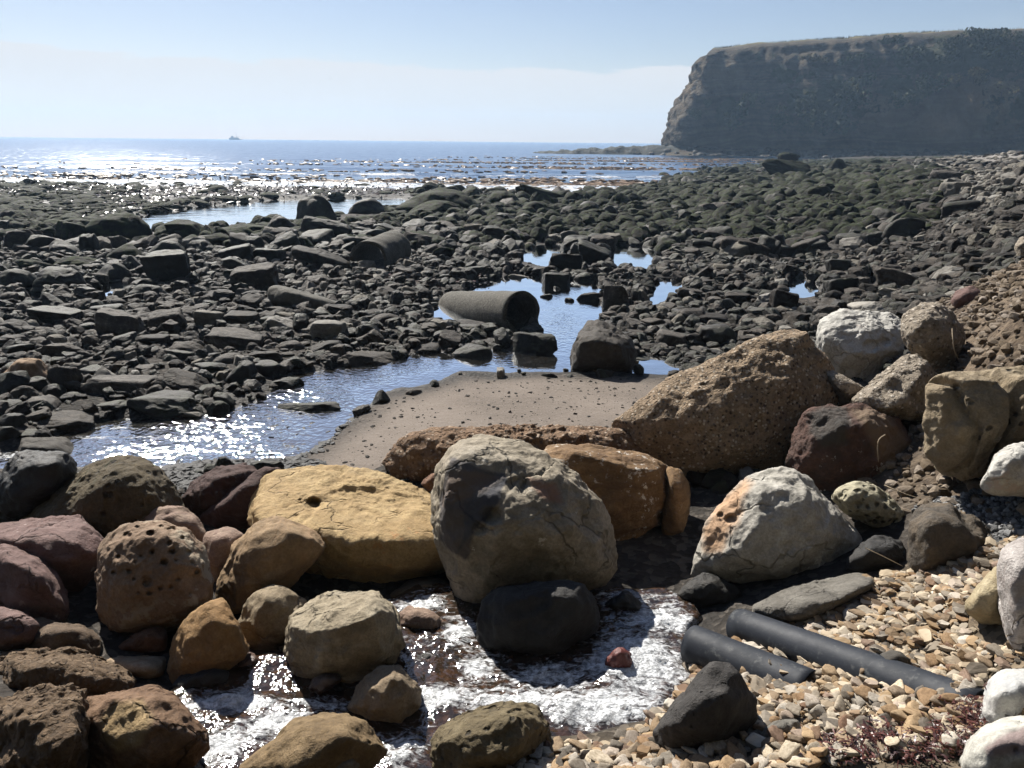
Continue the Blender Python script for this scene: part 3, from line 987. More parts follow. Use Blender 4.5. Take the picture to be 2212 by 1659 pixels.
STRIPE = rock_mat('striped_pink_stone', [(.20, .13, .10), (.33, .235, .17), (.44, .35, .26)], sc=1.5, bump=.6, strata=((-.2, .2, 1.0), 13, .7, (.17, .10, .08)))

HERO = []       # (centre xyz, radius, short landmark name) of every boulder, for labels and to keep loose stones out


def boulder(label, crop, outline, mat, T=None, ridge=(), tb=.55, p=14, level=6, amp=.03, freq=2.2, chips=.06, dents=(), patches=(), base=None, strata=None, grooves=None, short=None, cy_=None, lift=0.0, Y=None, name='boulder', group=None, cat='boulder', rough=.012, grow=1.02, pitset=None, pits_seed=0, mid=(), cuts=None, plates=None):
    o = disp(crop, outline)
    o = o[:, :2]
    c = o.mean(0)
    o = c + (o - c) * grow
    ymin, ymax = o[:, 1].min(), o[:, 1].max()
    bx, by = o[np.argmax(o[:, 1])]
    if base is not None:
        bx, by = disp(crop, [base])[0][:2]
    Y0 = hit_ground((bx, by))[1] if Y is None else Y
    wpx = (o[:, 0].max() - o[:, 0].min())
    W = wpx * S / F_PX * Y0
    T = T if T else .75 * W
    t = (ymax - o[:, 1]) / (ymax - ymin)
    dep = .25 + (tb - .25) * t
    Yr = Y0 - .15 * T
    pts = [at_depth(o, Yr + dep * T)]
    if len(ridge):
        rp = disp(crop, [q[:2] for q in ridge])
        rd = np.array([q[2] if len(q) > 2 else .06 for q in ridge])
        pts.append(at_depth(rp, Yr + rd * T))
    else:
        inner = np.array([c + (o[i] - c) * .55 for i in range(0, len(o), 2)])
        ti = (ymax - inner[:, 1]) / (ymax - ymin)
        pts.append(at_depth(inner, Yr + (.04 + .16 * ti) * T))
    if len(mid):
        pts.append(at_depth(disp(crop, [q[:2] for q in mid]), Yr + np.array([q[2] for q in mid]) * T))
    ob = c + (o - c) * .82
    tt = (ymax - ob[:, 1]) / (ymax - ymin)
    back = at_depth(o, Yr + np.maximum(dep * T, 0))
    pts.append(at_depth(ob, np.full(len(ob), Yr + 1.05 * T)))
    pts = np.concatenate(pts)
    N, d, cen = hull_planes(pts)
    V, U, Fc = pnorm_body(N, d, 90, level)
    V = soften(V, Fc, int(({5: 3, 6: 11, 7: 44}[level]) * (7.0 / p) ** 1.9 + 1))
    ncut = cuts if cuts is not None else (5 if p <= 9 else 12 if p < 14 else 20)
    V = chip(V, ncut, .005, .05 if p <= 9 else .10, sum(map(ord, label)))
    V = soften(V, Fc, {5: 1, 6: 1, 7: 3}[level])
    size = float(np.median(np.linalg.norm(V, axis=1)))
    s0 = (abs(hash(label)) % 1000) if False else sum(map(ord, label)) % 997
    q = V + s0 * 1.37
    dn = amp * size * 2 * fbm(q * freq / max(size * 2, .1), 4, .5)
    dn += 1.2 * rough * fbm(q * 9, 3, .55) + .35 * rough * fbm(q * 33, 2, .5)
    if chips:
        rd_ = fbm(q * freq * 1.1 / max(size * 2, .1) + 40, 3, .55, ridged=True)
        dn += chips * size * (np.round(rd_ * 2.5) / 2.5 * .6 + rd_ * .4 - .5) * .5
    if strata:
        ax, n_, a_ = strata
        ax = np.array(ax) / np.linalg.norm(ax)
        s = (V @ ax) * n_ + .6 * perlin(q * 1.5)
        side = 1 - np.abs(U @ ax) ** 2
        dn += a_ * side * (perlin(np.stack([s, s * 0, s * 0 + 3], 1)) + .5 * perlin(np.stack([s * 2.7, s * 0, s * 0 + 8], 1)))
    pa = plates if plates is not None else (.022 if p >= 12 else .010)
    if pa:
        gg = np.random.default_rng(s0 + 17)
        wq = V + .22 * size * np.stack([perlin(q * 3.1 / max(size * 2, .1) + k_ * 7) for k_ in range(3)], 1)
        lo_, hi_ = V.min(0), V.max(0)
        seeds = gg.uniform(lo_, hi_, (34, 3))
        dd_ = np.linalg.norm(wq[:, None] - seeds[None], axis=2)
        srt = np.argpartition(dd_, 1, axis=1)[:, :2]
        f1 = np.take_along_axis(dd_, srt, 1)
        f1.sort(axis=1)
        near_ = dd_.argmin(1)
        edge_ = (f1[:, 1] - f1[:, 0]) / size
        dn += pa * size * gg.normal(0, .8, 34)[near_] * smooth(0, .05, edge_) - pa * .9 * size * smooth(.05, .0, edge_) * smooth(-.1, .35, perlin(q * 1.3 + 3))
    if grooves:
        ax, n_, a_ = grooves
        s = (V @ np.array(ax)) * n_ + .5 * perlin(q * 2)
        dn -= a_ * np.maximum(0, np.sin(s * 2 * math.pi)) ** 3 * smooth(-.2, .4, perlin(q * 1.1 + 5) + .3)
    V = V + U * dn[:, None] + cen
    if len(dents) or len(patches) or pitset:
        pj = project(V)
        toward = (U * (CAM - V)).sum(1) > 0
        view = (V - CAM)
        view /= np.linalg.norm(view, axis=1)[:, None]
        dl = list(map(tuple, dents))
        if pitset:
            n_, rmin, rmax, dep_, x0, y0, x1, y1 = pitset
            rr_ = random.Random(pits_seed + 5)
            dl += [(rr_.uniform(x0, x1), rr_.uniform(y0, y1), rr_.uniform(rmin, rmax), dep_) for _ in range(n_)]
        k = CROPS[crop][2]
        for (x, y, r_, dd) in dl:
            cx_, cy2 = disp(crop, [(x, y)])[0]
            u = np.hypot(pj[:, 0] - cx_, (pj[:, 1] - cy2) * 1.25) / (r_ * k)
            w = np.where(toward, smooth(1.1, .55, u), 0)
            V = V + view * (w * dd)[:, None]
        mask = np.zeros(len(V))
        pc = np.zeros((len(V), 3))
        for poly, colr, soft in patches:
            sd = poly_sd(disp(crop, poly), pj) + 7 * perlin(q * 9) + 3 * perlin(q * 30)
            w = smooth(soft, -soft, sd) * toward
            pc = pc * (1 - w[:, None]) + np.array(colr) * w[:, None]
            mask = np.maximum(mask, w)
        attrs = {'patch_mask': mask, 'patch': np.where(mask[:, None] > 1e-3, pc / np.maximum(mask[:, None], .02), 0).clip(0, 1)} if len(patches) else None
    else:
        attrs = None
    V[:, 2] += lift
    org = np.array([V[:, 0].mean(), V[:, 1].mean(), V[:, 2].min()])
    me = mesh_from(name, V - org, Fc, attrs=attrs)
    ob_ = link(name, me, mat, loc=org, label=label, cat=cat, group=group)
    HERO.append((np.array([V[:, 0].mean(), V[:, 1].mean(), org[2]]), .5 * (V[:, 0].max() - V[:, 0].min()), .5 * (V[:, 1].max() - V[:, 1].min()), short))
    return ob_


G1 = 'foreground boulders'
# --- middle of the foreground
boulder('large olive-grey boulder with a flat dark patch on its left side, standing in the middle', 'c2', [(565, 540), (570, 330), (580, 230), (640, 150), (720, 105), (790, 95), (900, 120), (1010, 150), (1100, 190), (1150, 235), (1210, 310), (1290, 370), (1345, 440), (1375, 510), (1400, 620), (1385, 720), (1330, 800), (1100, 840), (880, 850), (745, 950), (700, 930), (650, 830), (600, 700), (575, 600)],
        rock_mat('grey_green_boulder', [(.22, .185, .125), (.34, .29, .215), (.47, .425, .35)], sc=1.0, cracks=.75, bump=.4, spots=(7, .64, (.46, .43, .37))), T=.85, p=11, level=7, amp=.035, freq=2.0, tb=.62,
        ridge=[(640, 220, .25), (620, 400, .12), (610, 560, .08), (680, 720, .05), (900, 290, .22), (1010, 300, .26), (1150, 330, .3), (800, 600, -.02), (1000, 560, -.02), (1200, 560, .06), (1300, 620, .1), (760, 800, .05), (1000, 760, .12), (1200, 740, .15)],
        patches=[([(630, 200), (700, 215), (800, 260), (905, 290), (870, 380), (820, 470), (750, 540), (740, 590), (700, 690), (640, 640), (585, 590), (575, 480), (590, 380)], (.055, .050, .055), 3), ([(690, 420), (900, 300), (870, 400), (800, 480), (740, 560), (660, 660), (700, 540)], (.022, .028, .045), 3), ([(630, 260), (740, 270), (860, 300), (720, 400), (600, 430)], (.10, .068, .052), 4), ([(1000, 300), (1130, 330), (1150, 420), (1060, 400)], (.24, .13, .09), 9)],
        dents=[(830, 480, 55, .05), (770, 540, 40, .035), (950, 340, 60, .03)], short='the large olive-grey boulder', group=G1)
boulder('black rounded boulder in the white water before the big grey one', 'c2', [(755, 960), (770, 880), (850, 810), (920, 795), (1000, 800), (1130, 795), (1270, 810), (1320, 870), (1345, 940), (1330, 1020), (1260, 1090), (1150, 1160), (1000, 1190), (900, 1185), (800, 1110), (760, 1040)],
        BLACK, T=.5, p=10, amp=.04, freq=2.2, tb=.5, short='the black boulder in the cascade', group=G1, dents=[(1060, 870, 60, .03)])
boulder('long tan sandstone slab with one round hole in its top', 'd', [(543, 1110), (556, 1062), (592, 1018), (645, 1004), (740, 1007), (830, 1020), (900, 1050), (960, 1082), (985, 1180), (975, 1245), (800, 1262), (680, 1255), (600, 1215), (560, 1160)],
        TAN, T=1.15, p=12, level=7, amp=.02, freq=2.0, tb=.95, ridge=[(548, 1112, .3), (600, 1135, .16), (680, 1150, .08), (760, 1172, .03), (860, 1192, 0), (970, 1196, .0), (600, 1190, .22), (720, 1225, .12), (900, 1235, .08)],
        dents=[(678, 1088, 17, .10), (648, 1080, 4, .02), (640, 1115, 5, .02), (836, 1058, 6, .015)], short='the tan slab', group=G1, strata=((0, .1, 1), 14, .006))
boulder('orange layered sandstone block with white lichen spots', 'c2', [(1020, 150), (1100, 135), (1270, 150), (1450, 180), (1600, 215), (1650, 260), (1670, 340), (1650, 460), (1580, 570), (1400, 620), (1250, 560), (1130, 300)],
        LAYER, T=.75, p=16, level=6, tb=.75, amp=.025, ridge=[(1100, 190, .3), (1300, 200, .22), (1500, 225, .2), (1640, 290, .25), (1640, 430, .25), (1400, 480, .1), (1200, 400, .15)], strata=((.12, 0, 1), 11, .016), short='the orange layered block', group=G1)
boulder('narrow rust-coloured rock against the right end of the orange layered block', 'c2', [(1640, 245), (1720, 270), (1755, 340), (1750, 450), (1710, 580), (1620, 590), (1640, 450)], LAYER, T=.45, p=12, level=5, amp=.04, strata=((.1, 0, 1), 10, .012), group=G1)
boulder('long low reddish conglomerate ridge behind the big grey boulder', 'c2', [(305, 260), (320, 180), (370, 115), (450, 88), (600, 72), (800, 66), (1000, 62), (1300, 62), (1450, 76), (1560, 110), (1640, 170), (1665, 225), (1600, 290), (1100, 300), (600, 330), (450, 330), (340, 300)],
        CONGL_RED, T=.7, p=9, level=7, amp=.02, freq=6, rough=.028, tb=.5, short='the long conglomerate ridge', plates=.004, group=G1)
boulder('small orange rock wedged behind the tan slab', 'c2', [(495, 330), (530, 295), (575, 270), (600, 300), (590, 370), (530, 360)], REDBROWN, T=.2, level=5, group=G1, base=(540, 400))
boulder('pale grey boulder with an orange left shoulder and two holes', 'c3', [(180, 760), (215, 640), (250, 515), (300, 450), (370, 370), (430, 312), (500, 298), (560, 270), (620, 252), (690, 265), (740, 300), (800, 370), (870, 450), (950, 530), (1000, 590), (965, 650), (880, 700), (780, 740), (650, 780), (540, 800), (400, 785), (250, 775)],
        PALE, T=.85, p=11, level=7, amp=.03, freq=2.5, tb=.6, ridge=[(320, 480, .28), (480, 420, .2), (640, 400, .2), (700, 340, .3), (500, 600, .06), (700, 600, .08), (850, 580, .2), (350, 650, .1), (600, 720, .05)], chips=.03,
        patches=[([(240, 540), (300, 440), (380, 360), (440, 310), (480, 330), (430, 420), (400, 520), (330, 640), (260, 640)], (.42, .25, .135), 14)], dents=[(380, 495, 32, .045), (330, 475, 16, .03), (330, 425, 12, .02), (640, 625, 40, .02)], short='the pale grey boulder', group=G1)
boulder('large speckled conglomerate boulder with a sharp peak beside the sand bar', 'c4', [(70, 985), (170, 905), (260, 825), (400, 725), (500, 690), (680, 655), (800, 590), (880, 520), (1000, 465), (1060, 455), (1110, 510), (1160, 600), (1230, 680), (1285, 780), (1295, 870), (1240, 960), (1100, 1120), (1000, 1190), (800, 1225), (500, 1250), (400, 1180), (250, 1090)],
        CONGL, T=1.3, p=13, level=7, amp=.018, freq=4, rough=.012, tb=.5, ridge=[(250, 880, .3), (420, 770, .32), (680, 690, .35), (880, 570, .38), (1030, 510, .4), (500, 900, .12), (800, 850, .12), (1050, 750, .2), (1150, 850, .2), (600, 1100, .04), (900, 1080, .06)], short='the peaked conglomerate boulder', plates=.004, group=G1, dents=[(575, 765, 22, .03)])
boulder('white smooth boulder with shadowed hollows behind the conglomerate peak', 'c4', [(1150, 510), (1165, 440), (1230, 382), (1310, 375), (1400, 385), (1590, 410), (1650, 480), (1660, 600), (1540, 710), (1390, 760), (1250, 690), (1180, 620), (1155, 570)],
        WHITE, T=.9, p=10, level=7, amp=.035, freq=3.0, chips=.04, tb=.7, ridge=[(1200, 500, .25), (1300, 470, .3), (1450, 480, .28), (1580, 480, .35), (1250, 580, .1), (1400, 590, .06), (1550, 580, .15), (1400, 690, .15)], dents=[(1330, 445, 50, .03), (1430, 560, 45, .04), (1500, 540, 30, .03)], short='the white boulder', group=G1)
boulder('round pinkish conglomerate lump half buried in the earth bank', 'c4', [(1580, 460), (1600, 390), (1680, 350), (1760, 345), (1830, 380), (1890, 450), (1900, 540), (1850, 640), (1740, 680), (1660, 620), (1600, 540)], CONGL_PALE, T=.7, p=8, level=6, amp=.03, rough=.02, short='the round conglomerate lump', plates=.004, group=G1, Y=6.2)
boulder('tilted conglomerate slab leaning below the round lump', 'c4', [(1310, 870), (1350, 812), (1450, 740), (1560, 652), (1640, 602), (1720, 650), (1760, 720), (1740, 860), (1700, 930), (1500, 930), (1380, 900)], CONGL_PALE, T=.8, p=14, level=6, amp=.02, rough=.02, tb=.7, ridge=[(1360, 850, .2), (1460, 780, .25), (1580, 690, .3), (1680, 670, .35), (1500, 860, .05), (1650, 820, .1)], group=G1, Y=5.5)
boulder('buff flat rock wedged behind the conglomerate peak under the white boulder', 'c4', [(1190, 690), (1215, 670), (1300, 720), (1395, 775), (1330, 850), (1270, 840), (1240, 760)], CONGL_PALE, T=.5, level=5, group=G1, Y=6.0)
boulder('tall ridged tan rock with grooves and small holes at the right edge', 'c4', [(1705, 1110), (1708, 900), (1725, 745), (1780, 702), (1850, 700), (1990, 692), (2050, 715), (2120, 690), (2260, 670), (2300, 900), (2280, 1050), (2100, 1140), (2050, 1220), (1960, 1240), (1800, 1210)],
        RIDGED, T=.7, p=16, level=7, amp=.03, freq=2.6, tb=.5, grooves=((3.2, 1.2, .1), 1.3, .10), chips=.06, ridge=[(1740, 780, .2), (1900, 740, .2), (2100, 740, .15), (2250, 740, .15), (1760, 1050, .08), (1900, 1000, .03), (2080, 980, .03), (2200, 950, .08), (1900, 1160, .08)], short='the ridged tan rock', group=G1, Y=4.25)
boulder('rust and black boulder with white flecks under the tilted slab', 'c4', [(985, 1190), (1010, 1060), (1060, 960), (1110, 892), (1180, 862), (1280, 868), (1330, 880), (1440, 870), (1520, 905), (1580, 965), (1640, 1050), (1660, 1170), (1610, 1320), (1450, 1350), (1200, 1345), (1080, 1270)],
        RUST, T=.85, p=9, level=7, amp=.045, freq=2.6, rough=.018, tb=.5, patches=[([(1110, 900), (1180, 866), (1290, 870), (1330, 960), (1300, 1060), (1180, 1080), (1120, 1000)], (.05, .048, .042), 10), ([(1340, 890), (1440, 875), (1520, 910), (1640, 1060), (1640, 1180), (1520, 1280), (1460, 1100), (1420, 1000)], (.16, .115, .075), 12)], short='the rust and black boulder', group=G1, base=(1150, 1330))
boulder('small pale oval rock covered in black pits beside the rust boulder', 'c3', [(850, 390), (880, 342), (960, 312), (1030, 325), (1100, 370), (1160, 430), (1215, 490), (1210, 530), (1100, 545), (980, 495), (900, 450)], PORPALE, T=.4, p=8, level=6, amp=.03, short='the pitted oval rock', group=G1, pitset=(26, 10, 20, .022, 880, 330, 1150, 520))
boulder('dark grey boulder with gravel on top at the foot of the bank', 'c3', [(1200, 560), (1210, 480), (1260, 425), (1330, 410), (1400, 425), (1500, 485), (1600, 560), (1660, 620), (1640, 700), (1400, 755), (1260, 772), (1215, 700)], rock_mat('charcoal_stone', [(.06, .05, .04), (.105, .088, .07), (.165, .14, .11)], sc=1.3, bump=.8, cracks=.3, dust=((.15, .11, .07), .5)), T=.6, p=10, level=6, amp=.05, tb=.6, short='the dark grey boulder by the bank', group=G1, grooves=((1, 0, .2), 2.6, .03))
boulder('black angular rock in the gap between the pale boulder and the bank', 'c3', [(915, 700), (955, 640), (1010, 600), (1050, 570), (1090, 590), (1190, 600), (1215, 660), (1200, 735), (1050, 750), (930, 740)], BLACK, T=.4, p=22, level=5, chips=.1, group=G1, base=(1060, 740), short='the black angular rock')
boulder('long flat grey shale slab lying beside the black pipes', 'c3', [(440, 918), (560, 860), (700, 810), (850, 770), (970, 748), (1040, 762), (1058, 800), (965, 882), (880, 932), (760, 982), (650, 1004), (540, 965)], GREY, T=.42, p=14, level=6, amp=.02, tb=.95, ridge=[(480, 925, .15), (620, 950, .02), (760, 930, 0), (900, 870, .05), (1030, 800, .3), (700, 970, .06)], strata=((-.25, .2, 1), 18, .008), short='the grey shale slab', group=G1)
boulder('dark wet craggy rock at the edge of the cascade', 'c3', [(105, 872), (150, 820), (205, 780), (260, 750), (340, 770), (400, 820), (432, 858), (400, 905), (250, 912), (120, 895)], DARKWET, T=.3, p=12, level=5, chips=.14, amp=.06, group=G1, short='the craggy wet rock')
boulder('small dark wet rock right of the black boulder in the cascade', 'c2', [(1355, 935), (1400, 882), (1450, 866), (1500, 900), (1540, 965), (1450, 985), (1380, 970)], DARKWET, T=.22, level=5, amp=.06, lift=.05, group=G1)
boulder('small red rock standing in the foam', 'c2', [(1345, 1245), (1380, 1195), (1430, 1172), (1465, 1200), (1492, 1245), (1480, 1300), (1400, 1300)], rock_mat('wet_red_stone', [(.10, .022, .018), (.17, .042, .032), (.23, .08, .06)], sc=2, bump=.5, rough=.45, spec=.5), T=.14, p=18, level=5, chips=.08, lift=.10, group=G1)
boulder('black rough boulder at the gravel edge below the pipes', 'c3', [(5, 1490), (80, 1400), (180, 1290), (250, 1190), (310, 1156), (380, 1170), (430, 1220), (450, 1290), (490, 1350), (500, 1420), (440, 1490), (360, 1570), (200, 1610), (80, 1610), (30, 1550)], rock_mat('charcoal_basalt', [(.032, .029, .027), (.052, .047, .043), (.085, .078, .07)], sc=1.4, bump=.7, pits=(22, .16, .8), rough=.8), T=.42, p=10, level=6, amp=.05, tb=.55, short='the black rough boulder', group=G1, rough=.008)
boulder('small grey round stone on the gravel beside the black rough boulder', 'c3', [(515, 1525), (540, 1470), (600, 1440), (690, 1435), (695, 1480), (640, 1550), (560, 1565)], GREY, T=.14, p=8, level=5, group=G1)
boulder('dark rounded cobble touching the longer black pipe', 'c3', [(1055, 1165), (1090, 1125), (1160, 1113), (1205, 1150), (1222, 1215), (1150, 1230), (1080, 1205)], rock_mat('dark_cobble', [(.05, .045, .038), (.08, .072, .06), (.12, .105, .09)], sc=2, bump=.5), T=.16, p=8, level=5, group=G1)
boulder('mottled pale boulder cut by the right edge above the gravel', 'c3', [(1632, 700), (1640, 622), (1700, 600), (1760, 588), (1900, 600), (1950, 800), (1900, 1100), (1751, 1150), (1710, 1110), (1660, 1000), (1640, 850)], rock_mat('mottled_white_stone', [(.38, .32, .29), (.50, .46, .43), (.60, .58, .55)], sc=1.6, bump=.7, cracks=.5, spots=(9, .55, (.26, .22, .20))), T=.5, p=10, level=6, amp=.035, short='the mottled pale boulder', group=G1, tb=.5)
boulder('yellow striped slab leaning on the mottled pale boulder', 'c3', [(1476, 905), (1500, 860), (1560, 790), (1620, 712), (1680, 720), (1690, 900), (1660, 985), (1560, 975), (1500, 940)], rock_mat('yellow_slab', [(.30, .24, .14), (.42, .35, .22), (.52, .46, .33)], sc=1.5, bump=.5, strata=((.7, 0, .7), 12, .5, (.24, .18, .10))), T=.3, p=20, level=5, group=G1)
boulder('white veined boulder near the lower right corner', 'c3', [(1542, 1460), (1555, 1310), (1600, 1240), (1650, 1206), (1751, 1200), (1900, 1220), (1920, 1400), (1800, 1480), (1620, 1500), (1560, 1490)], rock_mat('veined_white_stone', [(.40, .40, .39), (.56, .54, .50), (.66, .63, .57)], sc=1.8, bump=.4, cracks=.2, strata=((.4, .4, .8), 7, .6, (.33, .34, .345))), T=.4, p=9, level=6, amp=.025, group=G1, short='the white veined boulder')
boulder('smooth cream boulder with a mauve patch in the lower right corner', 'c3', [(1450, 1610), (1480, 1535), (1560, 1470), (1650, 1428), (1751, 1420), (1900, 1440), (1950, 1600), (1900, 1750), (1700, 1800), (1500, 1760), (1455, 1680)], rock_mat('cream_stone', [(.40, .385, .33), (.54, .52, .46), (.62, .60, .53)], sc=1.5, bump=.3), T=.4, p=8, level=6, amp=.015, patches=[([(1555, 1560), (1620, 1520), (1700, 1490), (1800, 1460), (1800, 1590), (1700, 1590), (1580, 1610)], (.24, .175, .165), 4)], dents=[(1730, 1450, 12, .02), (1715, 1575, 14, .025), (1610, 1540, 5, .01)], group=G1, short='the cream boulder')
boulder('white rock at the right edge resting on the gravel of the bank', 'c4', [(1985, 1280), (2010, 1200), (2060, 1120), (2130, 1068), (2212, 1050), (2320, 1080), (2340, 1250), (2250, 1330), (2080, 1320)], WHITE, T=.4, p=10, level=6, amp=.03, group=G1, Y=3.75)
boulder('white spotted boulder on top of the bank at the right edge', 'c4', [(2045, 285), (2080, 232), (2150, 206), (2212, 200), (2300, 215), (2340, 300), (2300, 380), (2150, 360), (2065, 325)], rock_mat('white_spotted_stone', [(.42, .40, .37), (.55, .53, .49), (.64, .62, .58)], sc=1.5, bump=.6, spots=(12, .57, (.20, .18, .16))), T=.7, p=8, level=6, amp=.03, group=G1, Y=8.4, short='the spotted white boulder')
boulder('pale rock at the far right edge above the spotted white boulder', 'c4', [(2160, 60), (2190, 10), (2240, 0), (2290, 60), (2270, 150), (2190, 130)], CONGL_PALE, T=.6, level=5, group=G1, Y=10.8)
boulder('dull red round stone on the crest of the bank', 'c4', [(1838, 330), (1870, 272), (1940, 255), (2000, 288), (2005, 350), (1900, 380), (1850, 365)], rock_mat('dull_red_stone', [(.10, .055, .045), (.17, .10, .085), (.25, .17, .15)], sc=2, bump=.8), T=.5, p=8, level=5, group=G1, Y=8.0)
boulder('flat pale slab lying behind the white boulder', 'c4', [(1295, 352), (1340, 335), (1450, 340), (1550, 378), (1560, 392), (1450, 395), (1330, 375)], rock_mat('flat_pale_slab', [(.28, .25, .21), (.38, .35, .30), (.46, .43, .38)], sc=1.5, bump=.4), T=.9, p=20, level=5, tb=1.0, group=G1)

# --- left foreground
boulder('large pyramid-shaped mossy brown boulder', 'c1', [(90, 450), (180, 370), (300, 280), (420, 200), (520, 140), (610, 106), (700, 125), (790, 180), (850, 260), (900, 330), (930, 410), (900, 500), (700, 560), (450, 570), (200, 540)], MUDBROWN, T=.95, p=9, level=7, amp=.03, rough=.016, tb=.55, short='the pyramid-shaped brown boulder', plates=.004, group=G1, base=(500, 560))
boulder('dark blocky rock at the left edge beside the stream', 'c1', [(-40, 300), (30, 280), (40, 150), (90, 95), (220, 85), (310, 92), (370, 120), (415, 165), (300, 290), (200, 380), (110, 450), (-40, 460)], DARKWET, T=.7, p=13, level=6, chips=.06, amp=.05, rough=.02, tb=.5, short='the dark blocky rock', group=G1)
boulder('dark grey slab standing behind the dark blocky rock', 'c1', [(70, 118), (95, 32), (200, 22), (330, 20), (375, 90), (385, 140), (200, 170), (90, 150)], rock_mat('dark_slate', [(.055, .048, .04), (.085, .075, .062), (.12, .108, .09)], sc=1.4, bump=.6), T=.5, p=22, level=5, chips=.05, tb=.9, ridge=[(110, 70, .2), (250, 75, .1), (360, 110, .2)], group=G1)
boulder('purple-brown layered boulder at the left edge', 'c1', [(-60, 470), (0, 455), (120, 430), (300, 418), (390, 414), (440, 465), (510, 530), (525, 590), (480, 680), (380, 780), (200, 800), (-60, 640)], PURPLE, T=.8, p=14, level=6, chips=.07, amp=.03, tb=.8, ridge=[(0, 520, .2), (200, 490, .2), (420, 510, .2), (490, 570, .25), (300, 620, .02), (100, 600, .05)], strata=((.1, 0, 1), 9, .012), short='the purple-brown boulder', group=G1)
boulder('purple rounded boulder under the layered one at the left edge', 'c1', [(-60, 560), (0, 540), (100, 580), (230, 640), (300, 730), (330, 800), (345, 880), (290, 960), (130, 960), (-60, 930)], PURPLE, T=.6, p=10, level=6, chips=.04, amp=.04, tb=.7, group=G1, short='the purple rounded boulder')
boulder('dark purple rock in the left edge shadows below the purple boulders', 'c1', [(-60, 860), (0, 860), (130, 900), (205, 955), (170, 1040), (60, 1090), (-60, 1080)], PURPLE, T=.4, level=5, chips=.05, amp=.05, group=G1)
boulder('square pitted boulder full of round holes', 'c1', [(500, 640), (512, 560), (570, 482), (700, 440), (770, 434), (920, 478), (1000, 560), (1030, 640), (1055, 780), (1040, 865), (960, 930), (760, 985), (560, 1000), (507, 940), (498, 800)],
        PORED, T=.6, p=9, level=7, amp=.02, tb=.65, ridge=[(560, 560, .28), (700, 500, .3), (850, 510, .3), (960, 600, .3), (540, 750, .1), (700, 720, .08), (880, 720, .08), (1010, 790, .15), (600, 900, .02), (800, 900, 0), (960, 880, .06)], short='the square pitted boulder', group=G1,
        dents=[(630, 505, 22, .05), (745, 495, 20, .055), (850, 480, 22, .045), (840, 545, 16, .04), (755, 588, 16, .04), (855, 585, 18, .04), (588, 613, 12, .03), (700, 610, 9, .02), (670, 640, 10, .02), (815, 640, 22, .045), (870, 630, 10, .02), (565, 690, 14, .03), (640, 683, 12, .03), (730, 740, 28, .04), (665, 722, 10, .02), (795, 768, 12, .03), (712, 715, 9, .02), (935, 590, 18, .03), (975, 685, 16, .03), (880, 725, 12, .02), (740, 790, 16, .03), (685, 790, 9, .02), (950, 640, 10, .02), (905, 520, 12, .03), (680, 465, 12, .025), (800, 462, 12, .025), (940, 795, 10, .02), (850, 760, 12, .02), (765, 865, 8, .02)])
boulder('purplish rock peeping out behind the square pitted boulder', 'c1', [(670, 450), (760, 372), (830, 355), (920, 370), (990, 420), (1022, 490), (1028, 590), (950, 620), (780, 540)], STRIPE, T=.45, p=9, level=5, amp=.05, rough=.016, group=G1, base=(900, 640))
boulder('dark red ridged boulder behind the tan slab', 'c1', [(900, 340), (960, 240), (1050, 180), (1180, 155), (1290, 165), (1310, 215), (1230, 330), (1050, 440), (930, 420)], REDDARK, T=.6, p=11, level=6, chips=.12, amp=.06, strata=((.4, .1, .9), 8, .02), group=G1, short='the dark red ridged boulder')
boulder('dark ridge of rock leaning on the left end of the tan slab', 'c1', [(985, 418), (1080, 360), (1150, 282), (1230, 245), (1300, 180), (1400, 155), (1380, 300), (1270, 430), (1200, 490), (1050, 480)], REDDARK, T=.45, p=13, level=5, chips=.1, amp=.06, group=G1)
boulder('pink and cream striped rock between the pitted boulder and the curved rock', 'c1', [(1015, 500), (1060, 476), (1150, 470), (1215, 500), (1200, 580), (1130, 680), (1080, 760), (1035, 720), (1012, 610)], STRIPE, T=.4, p=12, level=5, chips=.06, strata=((-.2, .1, 1), 14, .01), group=G1)
boulder('curved fan-shaped ochre rock leaning to the right', 'c1', [(1062, 815), (1110, 690), (1150, 600), (1200, 520), (1260, 455), (1340, 424), (1430, 424), (1530, 470), (1590, 508), (1617, 552), (1560, 622), (1480, 685), (1430, 752), (1350, 800), (1250, 860), (1200, 900), (1150, 915), (1090, 870)], rock_mat('ochre_banded_stone', [(.21, .135, .07), (.31, .21, .115), (.39, .285, .17)], sc=1.2, bump=.4, strata=((.75, .1, -.55), 8, .45, (.25, .15, .075))), T=.5, p=13, level=6, amp=.02, tb=.75, ridge=[(1180, 620, .2), (1280, 520, .22), (1400, 480, .25), (1540, 520, .3), (1250, 700, .05), (1400, 660, .06), (1200, 820, .05)], short='the fan-shaped ochre rock', group=G1, dents=[(1450, 610, 10, .012)])
boulder('tan cracked rock between the fan-shaped rock and the white-topped block', 'c1', [(1188, 930), (1210, 860), (1270, 792), (1340, 748), (1420, 768), (1510, 820), (1550, 900), (1500, 1030), (1440, 1085), (1370, 1095), (1280, 1092), (1230, 1050), (1198, 990)], rock_mat('cracked_tan_stone', [(.20, .145, .085), (.30, .235, .15), (.39, .32, .22)], sc=1.4, bump=.5, cracks=.8), T=.42, p=13, level=6, chips=.05, tb=.5, ridge=[(1300, 840, .15), (1420, 850, .15), (1280, 960, .05), (1400, 980, .03)], group=G1, short='the cracked tan rock')
